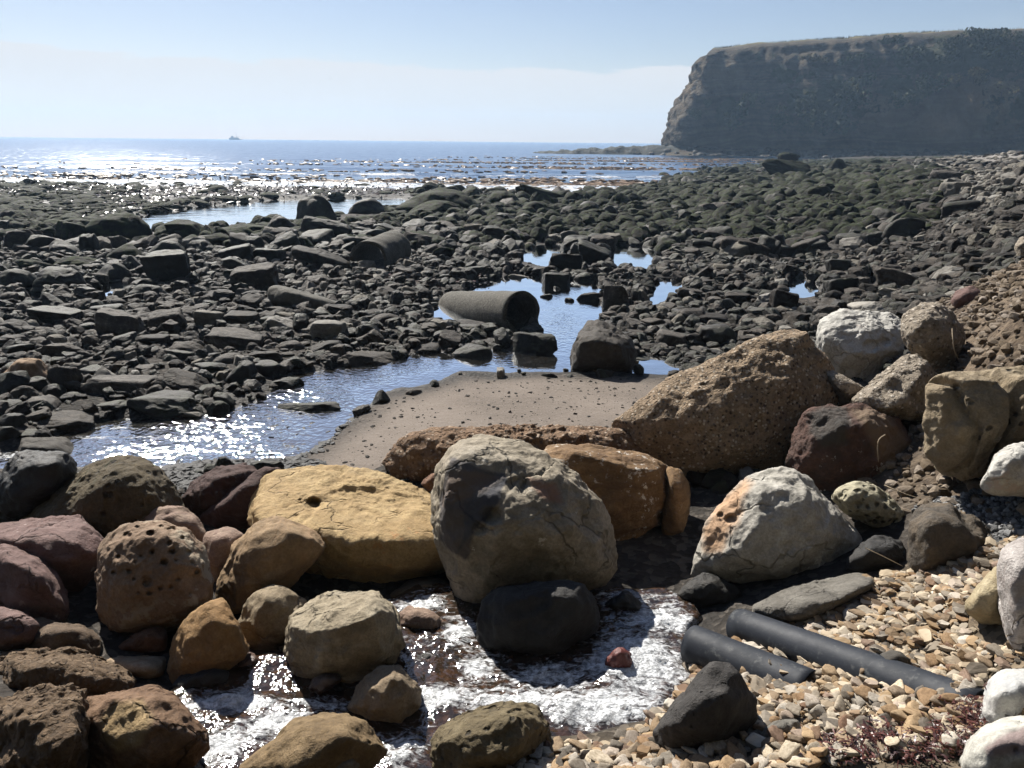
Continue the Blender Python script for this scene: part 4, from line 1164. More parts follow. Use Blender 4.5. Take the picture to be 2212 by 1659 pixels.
boulder('orange pointed wedge rock with sloping grain', 'c1', [(838, 1170), (858, 1060), (890, 962), (960, 888), (1050, 818), (1110, 812), (1125, 890), (1170, 970), (1238, 1062), (1200, 1120), (1080, 1210), (950, 1245), (862, 1262)], rock_mat('orange_grained_stone', [(.22, .125, .05), (.32, .195, .085), (.41, .275, .14)], sc=1.4, bump=.5, strata=((.85, 0, .5), 14, .5, (.25, .135, .05))), T=.42, p=14, level=6, amp=.02, tb=.5, ridge=[(930, 960, .2), (1040, 880, .22), (1100, 870, .25), (1080, 1000, .1), (920, 1120, .04), (1060, 1130, .03)], short='the orange wedge rock', group=G1)
boulder('low brown boulder left of the small red stone', 'c1', [(40, 1080), (110, 990), (200, 925), (260, 930), (330, 945), (400, 950), (470, 990), (545, 1065), (480, 1130), (300, 1130), (120, 1120)], rock_mat('low_brown_stone', [(.085, .055, .035), (.145, .098, .062), (.21, .155, .105)], sc=1.4, bump=.75, cracks=.3), T=.45, p=10, level=6, amp=.05, group=G1, short='the low brown boulder')
boulder('small red-orange stone in front of the square pitted boulder', 'c1', [(578, 1075), (650, 1002), (720, 972), (800, 962), (828, 990), (826, 1075), (700, 1095)], REDBROWN, T=.22, p=14, level=5, group=G1)
boulder('flat cream and rust slab beside the orange wedge rock', 'c1', [(435, 1110), (560, 1075), (700, 1070), (845, 1082), (840, 1150), (800, 1215), (700, 1235), (560, 1190)], rock_mat('cream_rust_slab', [(.28, .19, .11), (.42, .32, .21), (.52, .44, .33)], sc=1.6, bump=.6, strata=((.1, .2, 1), 12, .5, (.22, .12, .06))), T=.5, p=14, level=5, tb=1.0, ridge=[(520, 1130, .3), (650, 1165, .1), (800, 1160, .08)], group=G1)
boulder('wide rough brown boulder at the left edge near the bottom', 'c1', [(-60, 1100), (0, 1080), (150, 1084), (320, 1068), (420, 1110), (520, 1148), (620, 1172), (690, 1245), (640, 1290), (450, 1330), (300, 1340), (-60, 1340)], BROWN, T=.7, p=9, level=7, amp=.04, rough=.026, tb=.75, plates=.004, group=G1, short='the wide rough brown boulder')
boulder('crusty brown boulder filling the lower left corner', 'c1', [(-80, 1340), (0, 1325), (200, 1264), (400, 1270), (430, 1310), (420, 1450), (440, 1580), (360, 1720), (-80, 1760)], BROWN, T=.6, p=9, level=7, amp=.04, rough=.03, tb=.8, ridge=[(50, 1420, .3), (200, 1380, .3), (360, 1380, .3), (380, 1520, .15), (100, 1560, .1), (250, 1640, .02)], plates=.004, group=G1, short='the crusty brown boulder')
boulder('angular red-brown boulder with a yellow crust near the bottom left', 'c1', [(388, 1450), (440, 1292), (560, 1278), (740, 1238), (800, 1270), (860, 1310), (950, 1400), (1020, 1470), (1028, 1580), (950, 1650), (860, 1700), (690, 1760), (490, 1760), (440, 1600)], rock_mat('red_yellow_crust_stone', [(.13, .068, .038), (.205, .12, .068), (.28, .185, .11)], sc=1.4, bump=.7, cracks=.6), T=.5, p=14, level=7, chips=.08, amp=.03, tb=.6, ridge=[(460, 1370, .25), (600, 1340, .25), (760, 1310, .3), (600, 1500, .06), (800, 1480, .08), (950, 1500, .2), (700, 1640, 0)], patches=[([(500, 1420), (570, 1330), (700, 1330), (760, 1420), (700, 1540), (580, 1580), (510, 1520)], (.30, .215, .105), 10)], short='the angular red-brown boulder', group=G1)
boulder('low wet dark rock in the water right of the wide brown boulder', 'c1', [(845, 1300), (950, 1212), (1040, 1200), (1165, 1222), (1140, 1280), (1000, 1320), (880, 1325)], DARKWET, T=.28, p=10, level=5, amp=.06, chips=.06, lift=.05, group=G1)
boulder('small wet brown stone in the water under the cracked tan rock', 'c1', [(1155, 1205), (1200, 1132), (1270, 1128), (1305, 1180), (1280, 1240), (1190, 1248)], rock_mat('wet_brown_stone', [(.06, .032, .022), (.10, .055, .038), (.15, .09, .06)], sc=2, bump=.5, rough=.4, spec=.5), T=.18, p=8, level=5, lift=.05, group=G1)
boulder('angular block with a bright cream top at the water edge', 'd', [(618, 1420), (634, 1385), (627, 1328), (660, 1304), (690, 1284), (770, 1280), (832, 1274), (846, 1300), (872, 1400), (860, 1440), (790, 1500), (690, 1510), (640, 1485)], rock_mat('cream_topped_block', [(.22, .17, .105), (.36, .30, .205), (.48, .43, .33)], sc=1.4, bump=.7, cracks=.4), T=.5, p=26, level=7, chips=.05, amp=.02, tb=.95, ridge=[(630, 1345, .25), (660, 1352, .12), (730, 1336, .05), (800, 1312, .06), (838, 1302, .2), (636, 1400, .2), (700, 1430, .0), (820, 1400, .04)], short='the cream-topped block', group=G1)
boulder('small wet striped brown rock between the cream-topped block and the black boulder', 'c2', [(378, 980), (440, 935), (530, 948), (620, 1015), (660, 1068), (520, 1082), (400, 1050)], STRIPE, T=.26, p=12, level=5, chips=.06, strata=((.4, .2, 1), 18, .008), lift=.05, group=G1)
boulder('flat brown slab in the shade under the tan slab', 'c2', [(330, 850), (420, 790), (500, 767), (600, 774), (660, 850), (560, 890), (420, 885)], rock_mat('shaded_brown_slab', [(.10, .07, .04), (.17, .125, .075), (.24, .185, .12)], sc=1.5, bump=.6), T=.4, p=14, level=5, tb=.95, group=G1)
boulder('tan block with vertical cracks in the lower middle of the water', 'c2', [(150, 1420), (210, 1308), (300, 1230), (390, 1222), (430, 1268), (495, 1330), (485, 1410), (445, 1510), (330, 1525), (200, 1460)], rock_mat('tan_fractured_block', [(.20, .145, .09), (.30, .23, .15), (.40, .33, .235)], sc=1.6, bump=.6, strata=((1, .1, .3), 13, .45, (.18, .125, .075))), T=.34, p=20, level=6, chips=.07, tb=.7, ridge=[(225, 1390, .15), (300, 1350, .1), (400, 1270, .25), (440, 1330, .15), (320, 1450, 0)], short='the fractured tan block', lift=.05, group=G1)
boulder('olive brown boulder at the bottom edge left of the gravel', 'c2', [(552, 1565), (560, 1490), (640, 1428), (720, 1390), (900, 1358), (1010, 1363), (1060, 1408), (1102, 1480), (1105, 1560), (1000, 1650), (900, 1700), (600, 1730), (545, 1660)], rock_mat('olive_brown_stone', [(.095, .07, .035), (.155, .12, .065), (.22, .18, .11)], sc=1.4, bump=.65, cracks=.35, pits=(14, .2, .8)), T=.42, p=14, level=7, chips=.05, amp=.025, tb=.75, ridge=[(600, 1520, .22), (760, 1450, .2), (950, 1420, .2), (1060, 1480, .25), (700, 1600, .02), (950, 1580, .02)], short='the olive brown boulder', group=G1)
boulder('long low ochre rock with black holes at the bottom edge', 'd', [(495, 1680), (560, 1612), (650, 1552), (700, 1538), (780, 1556), (822, 1598), (845, 1625), (800, 1660), (650, 1720), (520, 1740)], rock_mat('ochre_holed_stone', [(.14, .09, .042), (.22, .15, .075), (.30, .22, .125)], sc=1.5, bump=.6), T=.4, p=13, level=6, tb=.9, amp=.03, ridge=[(560, 1650, .25), (660, 1590, .3), (760, 1585, .3), (650, 1660, .05)], group=G1, dents=[(762, 1590, 6, .02), (780, 1597, 5, .02), (798, 1605, 5, .02), (752, 1612, 8, .02), (815, 1612, 4, .015), (742, 1630, 8, .02)], short='the ochre holed rock')
boulder('pale wet slab at the bottom edge in front of the ochre holed rock', 'd', [(560, 1690), (600, 1650), (680, 1620), (760, 1606), (810, 1630), (790, 1680), (700, 1740)], rock_mat('wet_buff_slab', [(.15, .125, .09), (.23, .20, .155), (.31, .28, .225)], sc=1.6, bump=.6, rough=.6), T=.3, p=14, level=5, tb=.9, chips=.06, group=G1)
boulder('small black wet rock in the rapids left of the black boulder', 'c2', [(438, 1195), (480, 1150), (560, 1158), (595, 1188), (560, 1225), (470, 1225)], DARKWET, T=.16, level=5, chips=.1, lift=.05, group=G1)
boulder('wet brown stone touching the fractured tan block', 'W', [(1000, 760), (1040, 690), (1120, 660), (1210, 660), (1230, 700), (1140, 760), (1060, 805)], rock_mat('wet_dark_brown_stone', [(.045, .028, .02), (.08, .05, .035), (.12, .08, .055)], sc=2, bump=.5, rough=.35, spec=.5), T=.16, level=5, lift=.10, group=G1)

# ------------------------------------------------------------------ shore rocks
SHORE_DRY = rock_mat('shore_rock', [(.020, .0155, .011), (.050, .039, .028), (.165, .132, .096)], sc=2.0, bump=.8, vary=1.4, rough=.72, spec=.22, cracks=.2)
SHORE_DARK = rock_mat('dark_shore_rock', [(.010, .008, .006), (.020, .016, .0115), (.055, .044, .031)], sc=1.8, bump=.8, vary=1.0, rough=.64, spec=.28, moss=((.046, .050, .018), .4))
SHORE_MOSS = rock_mat('mossy_shore_rock', [(.010, .009, .006), (.018, .016, .011), (.036, .032, .022)], sc=1.4, bump=.9, vary=.8, rough=.8, spec=.15, moss=((.030, .041, .009), .8))
SHORE_PALE = rock_mat('pale_shore_rock', [(.15, .135, .11), (.22, .20, .165), (.30, .275, .235)], sc=1.8, bump=.6, vary=.4, cracks=.3)
SHORE_TAN = rock_mat('tan_shore_rock', [(.24, .155, .09), (.34, .225, .135), (.43, .30, .19)], sc=1.6, bump=.5)
MATS = {'dry': SHORE_DRY, 'dark': SHORE_DARK, 'moss': SHORE_MOSS, 'pale': SHORE_PALE, 'tan': SHORE_TAN}


def unit_rock(kind, level, seed, bumpy=1.0):
    """a rock filling about [-.5,.5] x [-.5,.5] x [0,1]"""
    g = np.random.default_rng(seed)
    N, d = [], []

    def pl(n, dist):
        n = np.array(n, float)
        N.append(n / np.linalg.norm(n))
        d.append(dist)
    j = lambda s=.12: g.normal(0, s)
    if kind == 'dome':
        for _ in range(16):
            v = g.normal(size=3)
            v[2] = abs(v[2]) * 1.1
            pl(v, .5 * (1 + j(.05)))
        pl((0, 0, -1), .30)
        p = 7
    elif kind == 'slab':
        for a in np.linspace(0, 2 * math.pi, g.integers(4, 7), endpoint=False) + g.uniform(0, 6):
            pl((math.cos(a + j(.25)), math.sin(a + j(.25)), j(.18)), .5 * (1 + j(.12)))
        pl((j(.06), j(.06), 1), .5)
        pl((j(.04), j(.04), -1), .5)
        for _ in range(2):
            a = g.uniform(0, 6.28)
            pl((math.cos(a), math.sin(a), .9), .52)
        p = 70
    elif kind == 'block':
        for n in ((1, 0, 0), (-1, 0, 0), (0, 1, 0), (0, -1, 0), (0, 0, 1), (0, 0, -1)):
            pl(np.array(n) + g.normal(0, .13, 3), .5 * (1 + j(.06)))
        for _ in range(3):
            v = g.normal(size=3)
            pl(v, .62)
        p = 60
    elif kind == 'wedge':
        s = g.choice([-1, 1])
        pl((s * .75, j(.2), 1), .30)
        pl((-s, j(.15), .15), .48)
        pl((s, j(.2), .1), .6)
        pl((j(.1), -1, .2), .45)
        pl((j(.1), 1, .3), .45)
        pl((0, 0, -1), .4)
        pl((-s * .4, j(.3), 1), .48)
        p = 70
    elif kind == 'log':
        for a in np.linspace(0, 2 * math.pi, 9, endpoint=False):
            pl((j(.05), math.cos(a), math.sin(a)), .5 * (1 + j(.05)))
        pl((1, j(), j()), .5)
        pl((-1, j(), j()), .5)
        p = 16
    elif kind == 'crag':
        for _ in range(7):
            v = g.normal(size=3)
            v[2] *= .35
            pl(v, .34 * (1 + j(.2)))
        pl((.3, .1, 1), .55)
        pl((-.6, -.2, 1), .5)
        pl((0, 0, -1), .5)
        p = 24
    else:
        for _ in range(9):
            v = g.normal(size=3)
            pl(v, .46 * (1 + j(.16)))
        pl((j(.2), j(.2), 1), .46)
        pl((0, 0, -1), .45)
        for a in np.linspace(0, 6.28, 5)[:4] + g.uniform(0, 6):
            pl((math.cos(a), math.sin(a), .15), .52)
        p = 60
    V, U, Fc = pnorm_body(np.array(N), np.array(d), p, level)
    if level >= 3:
        q = V + seed * 3.1
        k = .06 if kind == 'dome' else .035
        V = V + U * (bumpy * (k * fbm(q * 2.2, 4) + (.02 if kind == 'dome' else .045) * (fbm(q * 2.6 + 31, 3, ridged=True) - .4)))[:, None]
    if level >= 3 and kind != 'dome':
        V = chip(V, 12, .01, .12, seed)
    lo, hi = V.min(0), V.max(0)
    V = (V - lo) / (hi - lo) - (.5, .5, 0)
    return V, Fc


ROCKS = []      # (object, word for the label, xyz)
WORDS = {'dome': 'rounded', 'slab': 'flat', 'block': 'blocky', 'wedge': 'wedge-shaped', 'log': 'long log-shaped', 'ang': 'angular', 'crag': 'craggy'}
TONE = {'dry': 'grey-brown', 'dark': 'dark wet', 'moss': 'moss-covered', 'pale': 'pale grey', 'tan': 'tan'}
OCC = []        # ground already taken by larger rocks (x, y, rx, ry)


def box_rock(i, crop, x0, y0, x1, y1, kind='ang', tone='dry', yaw=None, label=None, Y=None):
    (a0, b0), (a1, b1) = disp(crop, [(x0, y0), (x1, y1)])
    cx_ = (a0 + a1) / 2
    hit = hit_ground((cx_, b1 - 1)) if Y is None else at_depth([(cx_, b1)], [Y])[0]
    Y0 = hit[1]
    px = S / F_PX * Y0
    W, Hp = (a1 - a0) * px, (b1 - b0) * px
    al = math.atan2(CAM[2] - hit[2], Y0)
    dk = {'dome': .8, 'block': .65, 'slab': .75, 'wedge': .7, 'log': .32, 'ang': .7, 'crag': .6}[kind] * W
    H = (Hp - dk * math.sin(al)) / math.cos(al)
    if H < .22 * W:
        H = .22 * W
        dk = max(.3 * W, (Hp - H * math.cos(al)) / math.sin(al))
    lvl = 5 if (a1 - a0) > 95 else 4
    V, Fc = unit_rock(kind, lvl, i * 7 + 3)
    g = np.random.default_rng(i)
    V = V * (W * 1.05, dk * 1.05, H * 1.18)
    ya = g.normal(0, .12) if yaw is None else yaw
    c, s = math.cos(ya), math.sin(ya)
    V[:, :2] = V[:, :2] @ np.array([[c, s], [-s, c]])
    tilt = g.normal(0, .12)
    V[:, 2] += V[:, 0] * tilt
    loc = np.array([hit[0] * (Y0 + dk * .5) / Y0, Y0 + dk * .42, hit[2] - .13 * H])
    me = mesh_from('rock', V, Fc)
    o = link('rock', me, MATS[tone], loc=loc)
    o['px'] = float((a1 - a0) * (b1 - b0))
    ROCKS.append((o, f'{TONE[tone]} {WORDS[kind]} rock', loc, label))
    OCC.append((loc[0], loc[1], W * .46, dk * .5))


BOX = [
 ('c5', 468, 280, 808, 445, 'dome', 'moss'), ('c5', 808, 315, 1115, 440, 'dome', 'moss'), ('c5', 895, 340, 1070, 450, 'ang', 'moss'), ('c5', 1140, 345, 1400, 445, 'dome', 'moss'), ('c5', 1060, 385, 1310, 485, 'dome', 'moss'),
 ('c5', 1565, 195, 1790, 385, 'dome', 'dark'), ('c5', 1400, 295, 1600, 430, 'dome', 'dark'), ('c5', 1420, 365, 1590, 445, 'dome', 'dark'), ('c5', 1560, 325, 1866, 455, 'log', 'dark'), ('c5', 985, 425, 1165, 510, 'dome', 'dark'),
 ('c5', 795, 425, 995, 525, 'dome', 'dark'), ('c5', 540, 450, 765, 555, 'dome', 'moss'), ('c5', 270, 410, 545, 500, 'dome', 'dark'), ('c5', 275, 440, 455, 525, 'dome', 'dark'), ('c5', 660, 515, 800, 610, 'dome', 'dark'),
 ('c5', 500, 540, 690, 640, 'dome', 'dark'), ('c5', 200, 555, 460, 700, 'dome', 'dark'), ('c5', 0, 570, 210, 700, 'dome', 'dark'), ('c5', 60, 520, 300, 600, 'dome', 'moss'), ('c5', 290, 505, 545, 590, 'dome', 'moss'),
 ('c5', 788, 480, 1035, 665, 'block', 'dark'), ('c5', 1140, 460, 1340, 560, 'block', 'dark'), ('c5', 1340, 470, 1500, 560, 'block', 'dark'), ('c5', 1160, 515, 1330, 610, 'wedge', 'dark'), ('c5', 1235, 550, 1475, 710, 'block', 'dry'),
 ('c5', 690, 650, 880, 740, 'dome', 'dark'), ('c5', 200, 700, 390, 800, 'dome', 'dark'), ('c5', 380, 690, 470, 750, 'ang', 'dark'), ('c5', 180, 760, 460, 890, 'block', 'dark'), ('c5', 10, 840, 180, 930, 'wedge', 'dry'),
 ('c5', 165, 880, 285, 935, 'dome', 'dry'), ('c5', 0, 920, 150, 985, 'slab', 'dry'), ('c5', 490, 760, 680, 840, 'slab', 'dark'), ('c5', 520, 780, 800, 960, 'ang', 'dry'), ('c5', 800, 775, 1015, 920, 'ang', 'dry'),
 ('c5', 840, 850, 960, 940, 'ang', 'dry'), ('c5', 1045, 795, 1200, 900, 'block', 'pale'), ('c5', 1175, 800, 1375, 900, 'block', 'dry'), ('c5', 1380, 775, 1555, 835, 'slab', 'dry'), ('c5', 1390, 820, 1575, 915, 'wedge', 'pale'),
 ('c5', 1560, 780, 1700, 865, 'ang', 'dry'), ('c5', 1645, 845, 1825, 960, 'block', 'pale'), ('c5', 1110, 890, 1400, 1010, 'block', 'dry'), ('c5', 720, 915, 900, 1000, 'block', 'dry'), ('c5', 875, 955, 1080, 1030, 'dome', 'dry'),
 ('c5', 870, 1010, 1090, 1075, 'slab', 'dark'), ('c5', 560, 920, 720, 1005, 'block', 'dark'), ('c5', 205, 985, 500, 1055, 'slab', 'dry'), ('c5', 0, 975, 200, 1040, 'slab', 'dark'), ('c5', 20, 1012, 300, 1200, 'dome', 'tan'),
 ('c5', 0, 1105, 170, 1250, 'ang', 'dark'), ('c5', 265, 1070, 430, 1230, 'ang', 'dry'), ('c5', 340, 1165, 435, 1240, 'block', 'dry'), ('c5', 455, 1120, 830, 1250, 'block', 'dry'), ('c5', 420, 1080, 600, 1170, 'ang', 'dark'),
 ('c5', 815, 1090, 1135, 1260, 'ang', 'dry'), ('c5', 680, 1190, 800, 1260, 'dome', 'dry'), ('c5', 600, 1215, 690, 1270, 'ang', 'dark'), ('c5', 700, 1190, 1065, 1390, 'ang', 'dark'), ('c5', 500, 1260, 700, 1345, 'ang', 'dark'),
 ('c5', 205, 1300, 545, 1460, 'slab', 'dry'), ('c5', 135, 1225, 350, 1335, 'wedge', 'dry'), ('c5', 0, 1260, 135, 1320, 'slab', 'dark'), ('c5', 120, 1315, 290, 1400, 'ang', 'dry'), ('c5', 0, 1325, 150, 1430, 'ang', 'dark'),
 ('c5', 40, 1405, 240, 1500, 'wedge', 'dark'), ('c5', 610, 1390, 730, 1440, 'ang', 'dark'), ('c5', 730, 1385, 945, 1465, 'wedge', 'dark'), ('c5', 470, 1490, 590, 1535, 'slab', 'dark'), ('c5', 1060, 1255, 1190, 1325, 'slab', 'dry'),
 ('c5', 1120, 1225, 1240, 1320, 'ang', 'dark'), ('c5', 1455, 1320, 1810, 1385, 'slab', 'dark'), ('c5', 1320, 1335, 1415, 1375, 'slab', 'dark'), ('c5', 1225, 1400, 1330, 1430, 'slab', 'dark'), ('c5', 1475, 1220, 1605, 1265, 'slab', 'dark'),
 ('c5', 1350, 1145, 1600, 1225, 'wedge', 'dark'), ('c5', 1175, 1055, 1360, 1190, 'wedge', 'dark'), ('c5', 1355, 1055, 1510, 1160, 'ang', 'dark'), ('c5', 1260, 1010, 1500, 1085, 'slab', 'dry'), ('c5', 1130, 1010, 1310, 1090, 'dome', 'dry'),
 ('c5', 1035, 1060, 1210, 1140, 'slab', 'dark'), ('c5', 1455, 945, 1610, 1020, 'dome', 'dry'), ('c5', 1615, 950, 1810, 1035, 'wedge', 'dry'), ('c5', 1700, 1115, 1850, 1180, 'wedge', 'dark'), ('c5', 720, 1565, 940, 1630, 'slab', 'dark'),
 ('c6', 110, 990, 455, 1130, 'slab', 'dry'), ('c6', 525, 970, 680, 1050, 'slab', 'dry'), ('c6', 720, 965, 940, 1105, 'ang', 'dark'), ('c6', 1030, 895, 1280, 1050, 'ang', 'dark'), ('c6', 1430, 1090, 1590, 1140, 'slab', 'pale'),
 ('c6', 1665, 1040, 1790, 1110, 'ang', 'dark'), ('c6', 1815, 1030, 1945, 1110, 'dome', 'dark'), ('c6', 1780, 905, 1960, 1000, 'block', 'dry'), ('c6', 1505, 660, 1660, 800, 'crag', 'dry'), ('c6', 1370, 700, 1530, 785, 'ang', 'dry'),
 ('c6', 1655, 690, 1720, 780, 'ang', 'dark'), ('c6', 1310, 735, 1365, 790, 'ang', 'dark'), ('c6', 1175, 715, 1255, 770, 'ang', 'dark'), ('c6', 1250, 680, 1295, 725, 'ang', 'dark'), ('c6', 1195, 600, 1345, 700, 'block', 'dark'),
 ('c6', 1225, 495, 1405, 600, 'block', 'dry'), ('c6', 1380, 450, 1555, 570, 'block', 'dark'), ('c6', 1290, 440, 1390, 500, 'ang', 'dark'), ('c6', 1015, 610, 1140, 660, 'slab', 'pale'), ('c6', 885, 610, 970, 650, 'slab', 'dark'),
 ('c6', 780, 570, 900, 630, 'ang', 'dark'), ('c6', 275, 795, 500, 895, 'dome', 'dry'), ('c6', 430, 890, 600, 970, 'block', 'dark'), ('c6', 590, 880, 660, 950, 'ang', 'dark'), ('c6', 665, 885, 730, 950, 'ang', 'dry'), ('c6', 755, 868, 890, 935, 'slab', 'dark'),
 ('c6', 445, 150, 900, 300, 'dome', 'moss'), ('c6', 460, 220, 790, 320, 'dome', 'moss'), ('c6', 180, 215, 370, 300, 'dome', 'dark'), ('c6', 870, 175, 1080, 270, 'dome', 'moss'), ('c6', 1060, 178, 1350, 240, 'slab', 'moss'),
 ('c6', 1075, 230, 1245, 310, 'dome', 'moss'), ('c6', 1370, 230, 1515, 310, 'dome', 'dark'), ('c6', 1500, 255, 1600, 330, 'dome', 'dark'), ('c6', 1225, 180, 1350, 240, 'dome', 'moss'), ('c6', 790, 265, 920, 340, 'dome', 'dark'),
 ('c6', 655, 290, 785, 360, 'dome', 'dark'), ('c6', 550, 305, 660, 385, 'dome', 'dark'), ('c6', 1040, 295, 1140, 350, 'dome', 'dark'), ('c6', 615, 465, 735, 540, 'ang', 'moss'), ('c6', 300, 355, 480, 430, 'slab', 'dark'),
 ('E', 600, 1100, 850, 1290, 'block', 'dark'), ('E', 165, 1215, 375, 1410, 'block', 'dry'), ('E', 610, 1215, 780, 1340, 'dome', 'dry'), ('E', 970, 1035, 1390, 1250, 'ang', 'dry'), ('E', 1350, 990, 1540, 1090, 'block', 'dry'),
 ('E', 1720, 995, 1910, 1110, 'block', 'dry'), ('E', 1500, 1090, 1620, 1200, 'ang', 'dry'), ('E', 1115, 590, 1290, 690, 'dome', 'dry'), ('E', 770, 600, 920, 690, 'dome', 'dark'), ('E', 165, 670, 345, 750, 'block', 'dark'),
 ('E', 100, 180, 500, 320, 'ang', 'moss'), ('E', 230, 135, 385, 260, 'crag', 'moss'), ('E', 610, 965, 810, 1110, 'block', 'dark'), ('E', 1280, 840, 1500, 910, 'slab', 'dry'), ('E', 1110, 1300, 1320, 1420, 'ang', 'dark'),
 ('E', 1440, 1255, 1610, 1330, 'ang', 'dry'), ('E', 640, 180, 800, 280, 'dome', 'moss'), ('E', 1335, 275, 1560, 345, 'dome', 'moss'), ('E', 455, 390, 660, 500, 'dome', 'moss'), ('E', 115, 450, 280, 560, 'dome', 'dark'),
 ('D', 1740, 1080, 2030, 1200, 'block', 'dry'), ('D', 1800, 1160, 2120, 1360, 'ang', 'dark'), ('D', 1450, 1230, 1690, 1350, 'block', 'dry'), ('D', 1610, 1030, 1900, 1190, 'slab', 'dry'), ('D', 1340, 1120, 1540, 1220, 'slab', 'dry'),
 ('D', 1620, 885, 1850, 960, 'slab', 'dry'), ('D', 2010, 920, 2212, 1050, 'block', 'dry'), ('D', 1770, 810, 1950, 890, 'slab', 'dry'), ('D', 1920, 690, 2095, 780, 'slab', 'pale'), ('D', 1740, 500, 1915, 630, 'block', 'dark'), ('D', 1780, 710, 1930, 830, 'wedge', 'dry'),
 ('D', 1650, 0, 1810, 70, 'dome', 'dark'),
]
for i, b in enumerate(BOX):
    box_rock(i, *b)

# rocks with a telling outline of their own on the flats
G2 = 'distinctive rocks on the tidal flat'
boulder('big dark layered block with a splintered top standing in the pool', 'c6', [(1348, 1080), (1355, 980), (1400, 905), (1450, 872), (1560, 880), (1660, 940), (1690, 1030), (1680, 1120), (1500, 1140), (1360, 1135)], rock_mat('splintered_dark_block', [(.035, .028, .02), (.065, .053, .04), (.11, .09, .07)], sc=1.6, bump=.9, strata=((.45, .2, .9), 12, .7, (.03, .024, .018)), rough=.75), T=1.0, p=16, level=6, chips=.07, tb=.85, ridge=[(1390, 960, .2), (1480, 960, .08), (1600, 985, .08), (1670, 1030, .2), (1400, 1060, .1), (1600, 1080, .06)], strata=((.3, .2, 1), 9, .02), short='the splintered dark block', group=G2, name='rock', cat='rock')
boulder('squared beam-like grey stone lying against the tilted concrete pipe', 'C', [(470, 650), (485, 590), (505, 572), (700, 620), (870, 665), (985, 735), (985, 800), (850, 785), (690, 745), (490, 700)], SHORE_DRY, T=.7, p=28, level=5, tb=.8, ridge=[(480, 612, .15), (690, 660, .08), (970, 762, .05), (690, 735, .1)], short='the beam-like grey stone', group=G2, name='rock', cat='rock')
boulder('long rounded grey stone like a toppled column left of the pipe', 'C', [(243, 1010), (265, 950), (320, 928), (420, 940), (520, 985), (700, 1030), (850, 1060), (905, 1100), (920, 1140), (820, 1170), (720, 1160), (500, 1110), (300, 1090)], rock_mat('toppled_column_stone', [(.085, .078, .064), (.13, .12, .10), (.185, .172, .145)], sc=1.6, bump=.6), T=.8, p=10, level=5, tb=.6, short='the toppled column stone', group=G2, name='rock', cat='rock')


# ------------------------------------------------------------------ pipes
def tube_mesh(name, length, r_out, r_in, nseg=64, nlen=30, jag=.0, seed=1, wob=.0):
    """hollow pipe along +x from 0 to length"""
    g = np.random.default_rng(seed)
    a = np.linspace(0, 2 * math.pi, nseg, endpoint=False)
    rings, prof = [], []
    for k in range(nlen + 1):
        prof.append((length * k / nlen, r_out))
    prof += [(length + .0, r_out - .012), (length - .008, r_in + .01)]
    for k in range(nlen + 1):
        prof.append((length * (1 - k / nlen), r_in))
    prof += [(.0, r_in + .01), (.0, r_out - .01)]
    V = []
    for (x, r) in prof:
        ex = jag * perlin(np.stack([np.cos(a) * 2 + seed, np.sin(a) * 2, a * 0], 1)) * (1 if x > length * .5 else -1)
        k = smooth(.75, 1.0, abs(x / length - .5) * 2)
        rr = r + (wob * perlin(np.stack([np.cos(a) * 1.5 + x * 3, np.sin(a) * 1.5 + seed, a * 0 + x * 2], 1)) if r == r_out else 0)
        V.append(np.stack([np.full(nseg, x) + ex * k, np.cos(a) * rr, np.sin(a) * rr], 1))
    V = np.concatenate(V)
    n = len(prof)
    Fc = []
    for i in range(n):
        j = (i + 1) % n
        for s in range(nseg):
            t = (s + 1) % nseg
            Fc.append((i * nseg + s, i * nseg + t, j * nseg + t, j * nseg + s))
    return mesh_from(name, V, np.array(Fc))


def place_pipe(o, A, B):
    """lay the pipe's +x axis from A towards B"""
    A, B = Vector(A), Vector(B)
    o.location = A
    o.rotation_mode = 'QUATERNION'
    o.rotation_quaternion = (B - A).to_track_quat('X', 'Z')


CONCRETE = rock_mat('weathered_concrete', [(.075, .068, .055), (.12, .11, .09), (.175, .162, .138)], sc=1.8, bump=.55, spots=(5, .55, (.055, .05, .036)), speck=(60, .4, (.04, .035, .03), (.26, .24, .20)), rough=.85)
h = hit_ground((1150, 722))
rp = .5 * 95 * S / F_PX * h[1]
mouth = at_depth([(1128, 674)], [h[1] + rp * .9])[0]
tail = at_depth([(992, 668)], [h[1] + rp * .9 + 1.9])[0]
L = float(np.linalg.norm(tail - mouth)) * 1.1
o = link('concrete_pipe', tube_mesh('concrete_pipe', L, rp, rp * .86, jag=.05, seed=3, wob=.012), CONCRETE, label='broken concrete pipe with its dark open end facing right, lying in the pool', cat='pipe', group='concrete pipes')
place_pipe(o, tail + (tail - mouth) * .1, mouth)
OCC.append(((mouth[0] + tail[0]) / 2, (mouth[1] + tail[1]) / 2, L * .5, rp))
h2 = hit_ground((830, 583))
r2 = .5 * 84 * S / F_PX * h2[1]
near_end = at_depth([(796, 562)], [h2[1] + r2 * .5])[0]
far_end = at_depth([(852, 536)], [h2[1] + 1.7])[0]
L2 = float(np.linalg.norm(far_end - near_end))
o = link('concrete_pipe', tube_mesh('concrete_pipe', L2, r2, r2 * .86, jag=.10, seed=8, wob=.02), CONCRETE, label='half-sunk concrete pipe tilted nose down among rocks behind the open pipe', cat='pipe', group='concrete pipes')
place_pipe(o, far_end, near_end)
OCC.append(((near_end[0] + far_end[0]) / 2, (near_end[1] + far_end[1]) / 2, r2 * 1.2, L2 * .55))
PLM = Mat('black_plastic')
pv = PLM.coord()
pn = PLM.noise(pv, 7, 6, .7)
pc_ = PLM.mix(PLM.step(PLM.noise(pv, 26, 5, .7), .50, .74), (.010, .013, .019), (.075, .078, .078))
